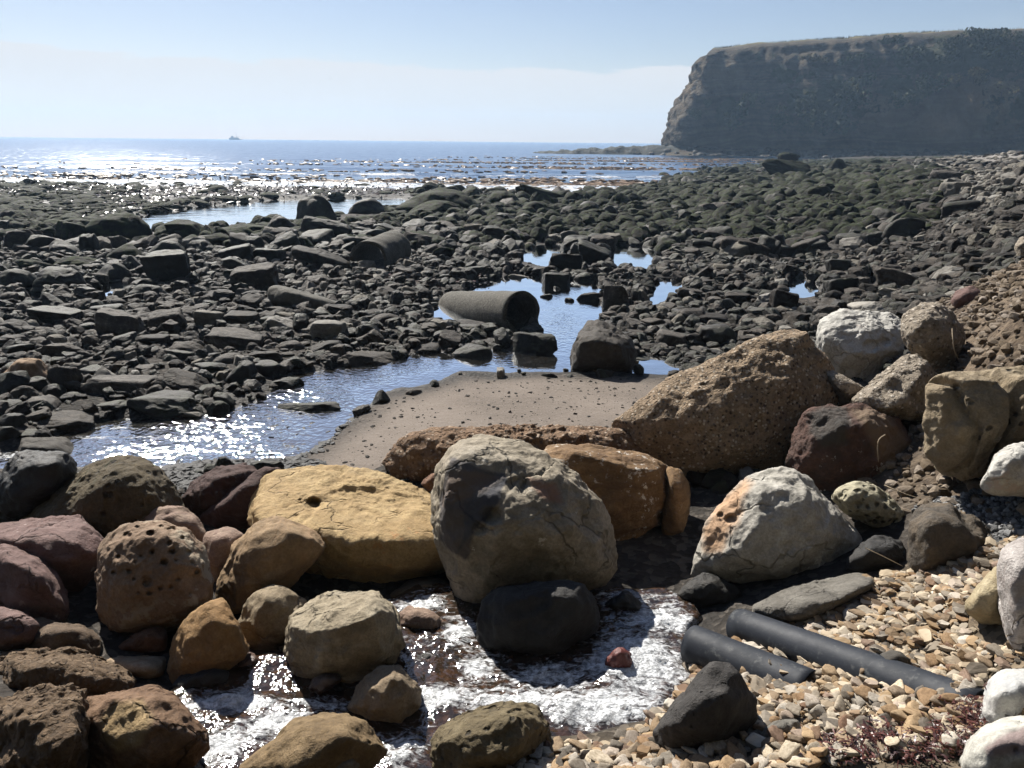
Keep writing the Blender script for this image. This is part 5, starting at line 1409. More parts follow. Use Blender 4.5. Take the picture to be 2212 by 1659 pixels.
pc_ = PLM.mix(PLM.step(pn, .35, .62), (.012, .015, .022), pc_)
PLASTIC = PLM.set(color=pc_, rough=PLM.math('MULTIPLY_ADD', pn, .35, .48), spec=.3, normal=PLM.bump(PLM.noise(pv, 60, 4, .7), .12, .01))
for (m_, e_, ww, zf, lab) in (((1497, 1392), (1725, 1470), 82, .02, 'shorter black plastic pipe ending beside the white water'), ((1597, 1352), (2050, 1502), 74, .03, 'longer black plastic pipe running back into the gravel')):
    hb = hit_ground((m_[0], m_[1] + ww * .42))
    rr = .5 * ww * S / F_PX * hb[1] * 1.2
    A = at_depth([m_], [hb[1] + .05])[0]
    he = hit_ground(e_)
    B = np.array([he[0], he[1], he[2] - rr * .35])
    B = A + (B - A) * 1.12
    Lp = float(np.linalg.norm(B - A))
    o = link('plastic_pipe', tube_mesh('plastic_pipe', Lp, rr, rr * .9, nlen=16, seed=5, wob=.002), PLASTIC, label=lab, cat='pipe', group='black plastic pipes')
    place_pipe(o, B, A)
PIPE_END = hit_ground((1860, 1440))

# ------------------------------------------------------------------ loose rocks between the larger ones
for c, rx, ry, _ in HERO:
    OCC.append((c[0], c[1], rx * .9, ry * .8))
occ = np.array(OCC)


def free(X, Y, pad=0.0, k=1.0):
    ok = np.ones(len(X), bool)
    for (x, y, rx, ry) in occ:
        ok &= ((X - x) / (rx * k + pad)) ** 2 + ((Y - y) / (ry * k + pad)) ** 2 > 1
    return ok


def in_view(X, Y, z, m=60):
    P = np.stack([X, Y, z], 1)
    f = ((P - CAM) @ FW) > .3
    q = project(P)
    return f & (q[:, 0] > -m) & (q[:, 0] < 2212 + m) & (q[:, 1] < 1659 + m)


def merge(parts, V0, Fc0):
    """many transformed copies of one small mesh as arrays"""
    n = len(parts['loc'])
    sc, rz, rx = parts['scale'], parts['rz'], parts['rx']
    V = V0[None] * sc[:, None, :]
    c, s = np.cos(rx)[:, None], np.sin(rx)[:, None]
    y, z = V[..., 1] * c - V[..., 2] * s, V[..., 1] * s + V[..., 2] * c
    V = np.stack([V[..., 0], y, z], -1)
    c, s = np.cos(rz)[:, None], np.sin(rz)[:, None]
    x, y = V[..., 0] * c - V[..., 1] * s, V[..., 0] * s + V[..., 1] * c
    V = np.stack([x, y, V[..., 2]], -1) + parts['loc'][:, None, :]
    Fc = Fc0[None] + (np.arange(n) * len(V0))[:, None, None]
    return V.reshape(-1, 3), Fc.reshape(-1, Fc0.shape[1])


def scatter(n, y0, y1, smin, smax, seed, cond, xlim=None, power=2.2):
    g = np.random.default_rng(seed)
    Y = np.sqrt(g.uniform(y0 ** 2, y1 ** 2, n))
    X = g.uniform(-.72, .72, n) * Y if xlim is None else g.uniform(xlim[0], xlim[1], n)
    z = ground(X, Y, False)
    keep = in_view(X, Y, z) & cond(X, Y, z, g)
    X, Y, z = X[keep], Y[keep], z[keep]
    s = smin + (smax - smin) * g.uniform(0, 1, len(X)) ** power
    keep = free(X, Y, 0) | (s < smin * 1.3) & free(X, Y, 0, .85)
    X, Y, z, s = X[keep], Y[keep], z[keep], s[keep]
    Q = np.stack([X, Y], 1)
    sandy = poly_sd(SAND, Q) < .05
    keep = ~sandy
    return X[keep], Y[keep], z[keep], s[keep], g


def water_depth_ok(X, Y, z, g, wet_share=.10):
    lvl = np.where(Y > 24, LAGOON_Z, STREAM_Z)
    lvl = np.where(Y < 5.4, CASCADE_Z, lvl)
    dry = z > lvl + .0
    return dry | (g.uniform(0, 1, len(X)) < wet_share)


def zone(X, Y, z, g):
    ok = water_depth_ok(X, Y, z, g)
    Q = np.stack([X, Y], 1)
    sea = poly_sd(SEA_POLY, Q)
    ok &= sea > -.8
    ok &= poly_sd(LAGOON, Q) > -.15
    for dy in (.6, 1.5, 2.6, 4.0, 5.5):
        ok &= (poly_sd(LAGOON, Q + (X / Y * dy)[:, None] * (1, 0) + (0, dy)) > -.3) | (g.uniform(0, 1, len(X)) < .5)
    ok &= (poly_sd(BANK, Q) > .1) & (poly_sd(GRAVEL, Q) > 0)
    pj = project(np.stack([X, Y, z], 1))         # few stones where weed lies thick
    weedy = (pj[:, 1] < 432 + 6 * np.sin(X)) & (pj[:, 0] > 250) & (pj[:, 0] < 1300)
    ok &= ~((z > 2.05) & (Y > 55)) | (g.uniform(0, 1, len(X)) < .12)
    ok &= ~weedy | (g.uniform(0, 1, len(X)) < .18)
    for poly in STREAMS:                     # leave the near rims of the pools open to view
        for dy in (.25, .5, .8):
            ok &= (poly_sd(poly, Q + (X / Y * dy)[:, None] * (1, 0) + (0, dy)) > -.02) | (g.uniform(0, 1, len(X)) < .35)
    for poly in STREAMS[:1]:
        d = poly_sd(poly, Q)
        ok &= (d > -.12) | (g.uniform(0, 1, len(X)) < .05)
    return ok


SETS = []
for (n, y0, y1, a, b, seed, pw) in ((6000, 5.6, 11, .05, .22, 1, 2.4), (13000, 11, 20, .07, .34, 2, 2.6), (15000, 20, 36, .12, .8, 3, 3.0), (16000, 36, 70, .22, 1.25, 4, 3.0), (10000, 70, 150, .35, 1.3, 5, 2.2)):
    SETS.append(scatter(n, y0, y1, a, b, seed, zone, power=pw))
allX, allY, allz, alls = (np.concatenate([q[k] for q in SETS]) for k in range(4))
g = np.random.default_rng(77)
beachy = (allz > 1.55) & (allY > 18)
alls = np.where(beachy, alls * .55, alls)
left_reef = (allX < -.12 * allY) & (allY > 27)
alls = np.where(left_reef, alls * .8, alls)
flat = g.uniform(.34, .95, len(allX))
flat = np.where(left_reef, flat * .45, flat) * np.interp(allY, [20, 45, 100], [1, .75, .45])
sc3 = np.stack([alls * g.uniform(.9, 1.5, len(alls)), alls * g.uniform(.7, 1.1, len(alls)), alls * flat], 1)
mossy = (smooth(17, 26, allY) * smooth(2.0, 1.0, allz) + .35 * perlin(np.stack([allX * .2, allY * .2, allX * 0], 1)) + .0) > g.uniform(.25, 1.0, len(allX))
tone = np.where(mossy, 2, np.where(g.uniform(0, 1, len(allX)) < .30 + .3 * (allz < .4), 1, 0))
tone = np.where(beachy & (g.uniform(0, 1, len(allX)) < .55), 3, tone)
tone = np.where((g.uniform(0, 1, len(allX)) < .07) & ~mossy, 3, tone)
scr = alls / allY
order = np.argsort(-scr)
n_ind = max(0, 296 - len(ROCKS))
ind, rest = order[:n_ind], order[n_ind:]
TN = ['dry', 'dark', 'moss', 'pale']
KINDS_ = ['slab', 'block', 'ang', 'wedge', 'dome']
arche = {}
for i in ind:
    tn = TN[tone[i]]
    kd = 'dome' if (tn == 'moss' and g.uniform() < .7) else KINDS_[g.choice(5, p=[.33, .2, .27, .12, .08])]
    va = int(g.integers(0, 3))
    key = (tn, kd, va)
    if key not in arche:
        V, Fc = unit_rock(kd, 4, 900 + len(arche))
        me = mesh_from('rock', V, Fc)
        me.materials.append(MATS[tn])
        arche[key] = me
    o = bpy.data.objects.new('rock', arche[key])
    col.objects.link(o)
    o.location = (allX[i], allY[i], allz[i] - .2 * sc3[i, 2])
    o.scale = sc3[i]
    o.rotation_euler = (g.normal(0, .24), g.normal(0, .22), g.uniform(0, 6.28))
    ROCKS.append((o, f'{TONE[tn]} {WORDS[kd]} rock', np.array(o.location), None))
for tn in range(4):
    VV, FF, RN, off = [], [], [], 0
    for kd in range(5):
        for lv in (2, 1):
            sel = rest[(tone[rest] == tn)]
            hk = (sel * 2654435761 % 101) % 5
            if tn == 2:
                hk = np.where(hk < 3, 4, hk)
            sel = sel[hk == kd]
            big_ = scr[sel] > .0125
            sel = sel[big_ if lv == 2 else ~big_]
            if not len(sel):
                continue
            lvl = 3 if lv == 2 else 2
            V0, F0 = unit_rock(KINDS_[kd], lvl, 50 + kd + tn * 10)
            V0 = V0 - (0, 0, .22)
            V, Fc = merge({'loc': np.stack([allX[sel], allY[sel], allz[sel]], 1), 'scale': sc3[sel], 'rz': g.uniform(0, 6.28, len(sel)), 'rx': g.normal(0, .38, len(sel))}, V0, F0)
            VV.append(V)
            FF.append(Fc + off)
            off += len(V)
            RN.append(np.repeat(g.uniform(0, 1, len(sel)), len(V0)))
    if VV:
        me = mesh_from('shore_stones', np.concatenate(VV), np.concatenate(FF), smooth_faces=False, attrs={'rnd': np.concatenate(RN)})
        link('shore_stones', me, MATS[TN[tn]], kind='stuff', cat='stones', label=('smaller grey-brown stones strewn thickly over the tidal flat', 'smaller dark wet stones lying between the shore rocks', 'moss-covered stones massed on the seaward side of the flat', 'pale dry stones on the upper beach and among the rocks')[tn])

# stones at the foot of the headland and on the reef
g = np.random.default_rng(5)
n = 1500
k = g.integers(60, len(HT) - 1, n)
back = g.uniform(-13, 2, n)
V0, F0 = unit_rock('ang', 2, 4)
s = g.uniform(.4, 1.6, n) ** 1.3
zb = np.interp(back, [-16, -6, 0, 2], [-.8, .4, 1.6, 2.2])
V, Fc = merge({'loc': np.stack([HP[k, 0] + HIN[k, 0] * back, HP[k, 1] + HIN[k, 1] * back, zb - .2], 1), 'scale': np.stack([s * 1.2, s, s * .7], 1), 'rz': g.uniform(0, 6.28, n), 'rx': g.normal(0, .2, n)}, V0, F0)
me = mesh_from('fallen_rocks', V, Fc, smooth_faces=False, attrs={'rnd': np.repeat(g.uniform(0, 1, n), len(V0))})
link('fallen_rocks', me, SHORE_DRY, kind='stuff', cat='rocks', label='fallen rocks lining the foot of the headland cliff')

# ------------------------------------------------------------------ gravel bank: pebbles
PB = Mat('pebble_stone')
oi = PB.n('ShaderNodeObjectInfo')
rv = PB.math('FRACT', PB.math('ADD', PB.math('MULTIPLY', oi.outputs['Random'], 3.17), PB.attr('rnd')))
pcol = PB.ramp(rv, [(0, (.22, .135, .07)), (.14, (.37, .265, .155)), (.28, (.19, .14, .095)), (.42, (.56, .47, .34)), (.56, (.36, .31, .24)), (.68, (.105, .088, .07)), (.80, (.55, .50, .42)), (.92, (.16, .09, .055)), (1, (.38, .29, .19))])
pcol = PB.mix(PB.step(PB.noise(PB.coord('Generated'), 6, 4, .6), .3, .7), PB.mix(1.0, pcol, (.6, .57, .54), 'MULTIPLY'), pcol)
PEBBLE = PB.set(color=pcol, rough=.8, spec=.25, normal=PB.bump(PB.noise(PB.coord('Generated'), 14, 4, .7), .25, .05))


def shard(level, seed):
    g = np.random.default_rng(seed)
    N, d = [], []
    for a in np.linspace(0, 2 * math.pi, g.integers(4, 7), endpoint=False) + g.uniform(0, 6):
        N.append((math.cos(a + g.normal(0, .3)), math.sin(a + g.normal(0, .3)), g.normal(0, .25)))
        d.append(.5 * (1 + g.normal(0, .15)))
    N += [(g.normal(0, .1), g.normal(0, .1), 1), (g.normal(0, .1), g.normal(0, .1), -1)]
    d += [.45, .45]
    N = np.array(N)
    N /= np.linalg.norm(N, axis=1)[:, None]
    V, U, Fc = pnorm_body(N, np.array(d), 18 if seed % 3 else 7, level)
    lo, hi = V.min(0), V.max(0)
    return (V - (lo + hi) / 2) / (hi - lo), Fc


def pebble_field(n, poly, smin, smax, seed, power):
    g = np.random.default_rng(seed)
    lo, hi = poly.min(0), poly.max(0)
    X, Y = g.uniform(lo[0], hi[0], n), g.uniform(lo[1], hi[1], n)
    sd = poly_sd(poly, np.stack([X, Y], 1))
    keep = sd < .06 + .1 * g.uniform(0, 1, n)
    X, Y = X[keep], Y[keep]
    z = ground(X, Y)
    v = in_view(X, Y, z, 40) & (poly_sd(CASCADE, np.stack([X, Y], 1)) > -.04)
    X, Y, z = X[v], Y[v], z[v]
    s = smin + (smax - smin) * g.uniform(0, 1, len(X)) ** power
    return X, Y, z, s, g


X1, Y1, Z1, S1, g = pebble_field(21000, GRAVEL, .014, .078, 21, 3.2)
F2 = at_height([(1100, 1700), (1180, 1590), (1420, 1570), (1560, 1620), (1560, 1720)], .85)[:, :2]
X2, Y2, Z2, S2, _ = pebble_field(1500, F2, .02, .06, 22, 2.0)
X, Y, Z, SS = (np.concatenate(q) for q in ((X1, X2), (Y1, Y2), (Z1, Z2), (S1, S2)))
# stones wash up against the pipes
Z = Z + SS * g.uniform(-.05, .55, len(X))
occ_p = [(c[0], c[1], rx, ry) for c, rx, ry, _ in HERO]
keep = np.ones(len(X), bool)
for (x, y, rx, ry) in occ_p:
    keep &= ((X - x) / (rx * .62)) ** 2 + ((Y - y) / (ry * .62)) ** 2 > 1
X, Y, Z, SS = X[keep], Y[keep], Z[keep], SS[keep]
sc3 = np.stack([SS * g.uniform(.9, 1.5, len(X)), SS * g.uniform(.7, 1.05, len(X)), SS * g.uniform(.25, .62, len(X))], 1)
rank = np.argsort(-(SS / Y))
PEBS = []
meshes = []
for k in range(10):
    V, Fc = shard(3, 100 + k)
    m = mesh_from('pebble', V, Fc)
    m.materials.append(PEBBLE)
    meshes.append(m)
for i in rank[:290]:
    o = bpy.data.objects.new('pebble', meshes[int(g.integers(0, 10))])
    col.objects.link(o)
    o.location = (X[i], Y[i], Z[i] + .15 * SS[i])
    o.scale = sc3[i]
    o.rotation_euler = (g.normal(0, .3), g.normal(0, .3), g.uniform(0, 6.28))
    PEBS.append((o, SS[i]))
rest = rank[290:]
VV, FF, RN, off = [], [], [], 0
hk = g.integers(0, 6, len(rest))
for k in range(6):
    sel = rest[hk == k]
    V0, F0 = shard(2, 200 + k)
    V, Fc = merge({'loc': np.stack([X[sel], Y[sel], Z[sel]], 1), 'scale': sc3[sel], 'rz': g.uniform(0, 6.28, len(sel)), 'rx': g.normal(0, .35, len(sel))}, V0, F0)
    VV.append(V)
    FF.append(Fc + off)
    off += len(V)
    RN.append(np.repeat(g.uniform(0, 1, len(sel)), len(V0)))
me = mesh_from('gravel', np.concatenate(VV), np.concatenate(FF), smooth_faces=False, attrs={'rnd': np.concatenate(RN)})
link('gravel', me, PEBBLE, kind='stuff', cat='gravel', label='small tan, orange and white gravel covering the bank beside the cascade')

# earth clods and grit on the bank at the right
g = np.random.default_rng(31)
CL = rock_mat('earth_clod', [(.12, .085, .055), (.20, .15, .10), (.31, .245, .175)], sc=6, bump=.6, vary=1.0)


def grit_stuff(name, poly, n, smin, smax, seed, mat, label, cat, hgt=.5):
    X, Y, Z, s, g = pebble_field(n, poly, smin, smax, seed, 2.4)
    V0, F0 = shard(2, seed)
    V, Fc = merge({'loc': np.stack([X, Y, Z + s * g.uniform(-.1, hgt, len(X))], 1), 'scale': np.stack([s * 1.2, s, s * .75], 1), 'rz': g.uniform(0, 6.28, len(X)), 'rx': g.normal(0, .5, len(X))}, V0, F0)
    link(name, mesh_from(name, V, Fc, smooth_faces=False, attrs={'rnd': np.repeat(g.uniform(0, 1, len(X)), len(V0))}), mat, kind='stuff', cat=cat, label=label)


grit_stuff('earth_clods', BANK, 14000, .014, .10, 33, CL, 'loose brown earth clods and crumbs on the right bank', 'earth')
GR = np.array([hit_ground(q)[:2] for q in ((2000, 1130), (2060, 1080), (2200, 1050), (2330, 1060), (2330, 1170), (2150, 1165), (2060, 1150))])
GREYP = rock_mat('grey_grit', [(.11, .11, .11), (.19, .19, .19), (.31, .30, .29)], sc=8, bump=.3, vary=1.3)
grit_stuff('grey_grit', GR, 2600, .018, .05, 35, GREYP, 'patch of blue-grey grit lying on the bank above the dark boulder', 'gravel')
# small stones on the sand bar and along the stream margin
X, Y, Z, s, g = pebble_field(1500, SAND, .008, .045, 41, 5.0)
V0, F0 = shard(2, 41)
V, Fc = merge({'loc': np.stack([X, Y, Z], 1), 'scale': np.stack([s * 1.3, s, s * .6], 1), 'rz': g.uniform(0, 6.28, len(X)), 'rx': g.normal(0, .3, len(X))}, V0, F0)
link('sand_bar_stones', mesh_from('sand_bar_stones', V, Fc, smooth_faces=False, attrs={'rnd': np.repeat(g.uniform(0, 1, len(X)), len(V0))}), SHORE_DRY, kind='stuff', cat='stones', label='tiny stones dotted over the smooth sand bar')
RIF = at_height([(360, 1000), (420, 930), (560, 900), (700, 880), (760, 900), (740, 940), (690, 980), (620, 1010), (420, 1040)], .31)[:, :2]
GAP = at_height([(330, 1020), (420, 990), (640, 1000), (700, 1020), (620, 1060), (480, 1110), (380, 1080)], .4)[:, :2]
for poly, n, nm, lb, dz in ((RIF, 1400, 'riffle_stones', 'wet pebbles breaking the surface of the glittering riffle', .0), (GAP, 2600, 'stream_margin_stones', 'dark shingle on the near bank of the stream behind the brown boulders', .0)):
    X, Y, Z, s, g = pebble_field(n, poly, .02, .09, 43 + n % 7, 2.5)
    Z = np.maximum(Z, STREAM_Z - .025)
    V0, F0 = shard(2, 44)
    V, Fc = merge({'loc': np.stack([X, Y, Z + dz], 1), 'scale': np.stack([s * 1.3, s, s * .5], 1), 'rz': g.uniform(0, 6.28, len(X)), 'rx': g.normal(0, .3, len(X))}, V0, F0)
    link(nm, mesh_from(nm, V, Fc, smooth_faces=False, attrs={'rnd': np.repeat(g.uniform(0, 1, len(X)), len(V0))}), DARKWET, kind='stuff', cat='stones', label=lb)


# ------------------------------------------------------------------ seaweed
def strips(n, centre, length, width, g, seg=3, lift=.5, curl=.8):
    """thin bent ribbons; centre (n,3)"""
    a = g.uniform(0, 6.28, n)
    L = length * g.uniform(.5, 1.4, n)
    w = width * g.uniform(.6, 1.4, n)
    P = centre.copy()
    rows = []
    el = g.normal(0, lift, n)
    for k in range(seg + 1):
        side = np.stack([-np.sin(a), np.cos(a), g.normal(0, .3, n)], 1)
        ww = (w * math.sin(math.pi * (.15 + .7 * k / seg)))[:, None]
        rows.append((P - side * ww, P + side * ww))
        step = (L / seg)[:, None]
        P = P + step * np.stack([np.cos(a) * np.cos(el), np.sin(a) * np.cos(el), np.sin(el)], 1)
        P[:, 2] = np.maximum(P[:, 2], centre[:, 2] - .01)
        a = a + g.normal(0, curl, n)
        el = el * .3 - np.abs(g.normal(0, .2, n))
    V = np.stack([r for q in rows for r in q], 1)
    m = 2 * (seg + 1)
    Fc = []
    for k in range(seg):
        Fc.append([2 * k, 2 * k + 1, 2 * k + 3, 2 * k + 2])
    Fc = np.array(Fc)[None] + (np.arange(n) * m)[:, None, None]
    return V.reshape(-1, 3), Fc.reshape(-1, 4), m


def weed_mat(name, a, b, rough):
    M = Mat(name)
    c = M.mix(M.attr('rnd'), a, b)
    return M.set(color=c, rough=rough, spec=.5)


# kelp afloat off the shore
g = np.random.default_rng(51)
n = 42000
Y = g.uniform(47, 165, n)
X = g.uniform(-.72, .62, n) * Y
pj = project(np.stack([X, Y, Y * 0], 1))
dens = np.zeros(n)
for (x, y, rx, ry, w) in ((300, 375, 420, 8, .55), (1000, 352, 380, 5, .5), (1250, 365, 330, 6, .6), (1500, 345, 300, 9, .9), (1750, 338, 250, 8, 1.0), (1200, 402, 300, 12, 1.0), (700, 400, 520, 9, .9), (1050, 392, 300, 6, .5), (200, 392, 300, 7, .7), (1450, 330, 200, 4, .7)):
    dens = np.maximum(dens, w * np.exp(-((pj[:, 0] - x) / rx) ** 2 - ((pj[:, 1] - y) / ry) ** 2))
dens *= .35 + 1.1 * np.clip(perlin(np.stack([X * .10, Y * .35, X * 0], 1)) + .35, 0, 1)
keep = (g.uniform(0, 1, n) < dens) & (poly_sd(SEA_POLY, np.stack([X, Y], 1)) < .5)
C3 = np.stack([X, Y, Y * 0 + .06], 1)[keep]
V0, F0 = shard(1, 52)
s = g.uniform(.12, .62, len(C3))
V, Fc = merge({'loc': C3, 'scale': np.stack([s * 1.5, s * .7, g.uniform(.10, .26, len(C3))], 1), 'rz': g.normal(0, .5, len(C3)), 'rx': g.normal(0, .15, len(C3))}, V0, F0)
m = len(V0)
link('kelp', mesh_from('kelp', V, Fc, smooth_faces=False, attrs={'rnd': np.repeat(g.uniform(0, 1, len(C3)), m)}), weed_mat('kelp_blade', (.11, .065, .028), (.27, .17, .085), .45), kind='stuff', cat='kelp', label='brown kelp mats floating in bands on the shallow sea')
# wrack on the reef flat between the pool and the sea
n = 22000
Y = g.uniform(26, 62, n)
X = g.uniform(-.72, .25, n) * Y
z = ground(X, Y, False)
pj = project(np.stack([X, Y, z], 1))
w = np.exp(-((pj[:, 0] - 520) / 520) ** 2 - ((pj[:, 1] - 412) / 17) ** 2) + .9 * np.exp(-((pj[:, 0] - 330) / 150) ** 2 - ((pj[:, 1] - 445) / 18) ** 2) + .4 * np.exp(-((pj[:, 0] - 150) / 130) ** 2 - ((pj[:, 1] - 495) / 14) ** 2)
keep = (g.uniform(0, 1, n) < w) & (poly_sd(LAGOON, np.stack([X, Y], 1)) > -.3)
C3 = np.stack([X, Y, np.maximum(z, .02) + .02], 1)[keep]
V, Fc, m = strips(len(C3), C3, .34, .055, g, 2, .5)
link('seaweed_wrack', mesh_from('seaweed_wrack', V, Fc, attrs={'rnd': np.repeat(g.uniform(0, 1, len(C3)), m)}), weed_mat('wrack_blade', (.035, .020, .018), (.12, .085, .065), .28), kind='stuff', cat='seaweed', label='glistening dark seaweed wrack spread between tidal pool and sea')
# red-brown weed on the gravel and by the pools
spots = [hit_ground(q) for q in ((2030, 1600), (2080, 1585), (2110, 1560), (2060, 1625), (1900, 1610), (1870, 1625), (1960, 1640), (2130, 1545), (1820, 1640))]
C3 = np.concatenate([np.array(p) + g.normal(0, 1, (170, 3)) * (.045, .04, .012) for p in spots])
C3[:, 2] = ground(C3[:, 0], C3[:, 1]) + np.abs(g.normal(0, .02, len(C3))) + .02
V, Fc, m = strips(len(C3), C3, .04, .0035, g, 3, .7, 1.2)
link('red_seaweed', mesh_from('red_seaweed', V, Fc, attrs={'rnd': np.repeat(g.uniform(0, 1, len(C3)), m)}), weed_mat('red_weed', (.025, .010, .010), (.10, .030, .020), .4), kind='stuff', cat='seaweed', label='dark red seaweed tufts lying on the gravel near the cream boulder')
C3 = np.array([hit_ground((x, y)) for x, y in zip(g.normal(880, 70, 110), g.normal(605, 14, 110))])
C3 = np.repeat(C3, 3, 0) + g.normal(0, .08, (len(C3) * 3, 3)) * (1, 1, .1)
V, Fc, m = strips(len(C3), C3 + (0, 0, .03), .12, .02, g, 2, .5)
link('pool_weed', mesh_from('pool_weed', V, Fc, attrs={'rnd': np.repeat(g.uniform(0, 1, len(C3)), m)}), weed_mat('pool_weed', (.05, .022, .02), (.16, .10, .085), .35), kind='stuff', cat='seaweed', label='reddish weed scraps on the shingle between the two concrete pipes')


# ------------------------------------------------------------------ roots and dry stalks on the bank
ROOT = Mat('dry_root').set(color=(.30, .24, .16), rough=.9)


def stalk(pts, depth, r, label, name='dry_root'):
    P = at_depth(pts, depth)
    n = 16
    t = np.linspace(0, len(P) - 1, n)
    P = np.stack([np.interp(t, np.arange(len(P)), P[:, k]) for k in range(3)], 1)
    for _ in range(3):
        P[1:-1] = (P[:-2] + 2 * P[1:-1] + P[2:]) / 4
    a = np.linspace(0, 2 * math.pi, 6)[:5]
    V = np.concatenate([p + np.stack([np.cos(a), np.sin(a) * .7, np.sin(a) * .7], 1) * r * (1 - .6 * i / n) for i, p in enumerate(P)])
    Fc = np.array([(i * 5 + s, i * 5 + (s + 1) % 5, i * 5 + 5 + (s + 1) % 5, i * 5 + 5 + s) for i in range(n - 1) for s in range(5)])
    link(name, mesh_from(name, V, Fc), ROOT, label=label, cat='root', group='dry roots hanging on the bank')


stalk(disp('H', [(655, 345), (610, 370), (590, 420), (592, 500), (600, 575)]), [4.75, 4.7, 4.66, 4.62, 4.6], .004, 'pale root hanging down the face of the rust and black boulder')
stalk(disp('H', [(650, 770), (740, 810), (840, 850), (980, 890)]), [4.35, 4.3, 4.3, 4.3], .004, 'straight dry stalk poking out left above the pitted oval rock')
stalk(disp('H', [(490, 1300), (600, 1350), (720, 1410), (800, 1450)]), [3.72, 3.7, 3.7, 3.72], .003, 'thin dry stalk lying across the black angular rock')
stalk(disp('G', [(1480, 780), (1485, 900), (1500, 1010), (1540, 1090)]), [6.0, 5.9, 5.85, 5.85], .006, 'bleached root curling down below the round conglomerate lump')
stalk(disp('G', [(1700, 1245), (1780, 1255), (1840, 1290), (1900, 1300)]), [5.2, 5.15, 5.1, 5.1], .004, 'short pale stalk on the earth above the ridged tan rock')


# ------------------------------------------------------------------ bushes on the headland
BUSH = Mat('bush_leaves')
bc = BUSH.mix(BUSH.attr('rnd'), (.014, .020, .008), (.055, .062, .022))
BUSHM = BUSH.set(color=bc, rough=.8, spec=.2)
BDRY = Mat('dry_bush_leaves')
BDRYM = BDRY.set(color=BDRY.mix(BDRY.attr('rnd'), (.06, .05, .025), (.17, .14, .075)), rough=.9, spec=.1)
WOOD = Mat('bush_wood').set(color=(.06, .045, .03), rough=.9)
head = bpy.data.objects['headland'].data
hv = np.zeros(len(head.vertices) * 3, np.float32)
head.vertices.foreach_get('co', hv)
hv = hv.reshape(-1, 3)
hp = project(hv)


def on_head(x, y, top=False):
    d = np.hypot(hp[:, 0] - x, hp[:, 1] - y) + (0 if not top else 0)
    k = np.argsort(d)[:40]
    return hv[k[np.argmin(np.linalg.norm(hv[k] - CAM, axis=1))]]


def bush(x, y, w, hgt, seed, label, dry=False, name='bush'):
    g = np.random.default_rng(seed)
    base = on_head(x, y)
    px = S / F_PX * base[1]
    Rw, Rh = w * .5 * px, hgt * px
    n = 800
    nl = 9
    cc = g.normal(0, 1, (nl, 3)) * (.42, .42, .25) + (0, 0, .5)
    cc[:, 2] = np.clip(cc[:, 2], .15, .85)
    k = g.integers(0, nl, n)
    u = g.normal(size=(n, 3))
    u /= np.linalg.norm(u, axis=1)[:, None]
    P = cc[k] + u * g.uniform(.5, 1, (n, 1)) ** .5 * .34
    P = P * (Rw, Rw, Rh) + (0, 0, -.1 * Rh)
    t = g.normal(size=(n, 3))
    t /= np.linalg.norm(t, axis=1)[:, None]
    b = np.cross(t, g.normal(size=(n, 3)))
    b /= np.linalg.norm(b, axis=1)[:, None]
    s = (.075 * max(Rw, Rh) * g.uniform(.6, 1.5, n))[:, None]
    V = np.stack([P - t * s, P + b * s * .6, P + t * s, P - b * s * .6], 1).reshape(-1, 3)
    Fc = np.arange(n * 4).reshape(-1, 4)
    root = bpy.data.objects.new(name, None)
    col.objects.link(root)
    root.location = base
    root['label'], root['category'], root['group'] = label, 'bush', 'bushes on the headland'
    link('crown', mesh_from('crown', V, Fc, smooth_faces=False, attrs={'rnd': np.repeat(g.uniform(0, 1, n), 4)}), BDRYM if dry else BUSHM, parent=root)
    a = np.linspace(0, 6.28, 6)[:5]
    V = np.concatenate([np.stack([np.cos(a) * .05 * Rw, np.sin(a) * .05 * Rw, a * 0 - .3], 1), np.stack([np.cos(a) * .02 * Rw, np.sin(a) * .02 * Rw, a * 0 + .5 * Rh], 1)])
    link('trunk', mesh_from('trunk', V, np.array([(i, (i + 1) % 5, 5 + (i + 1) % 5, 5 + i) for i in range(5)])), WOOD, parent=root)


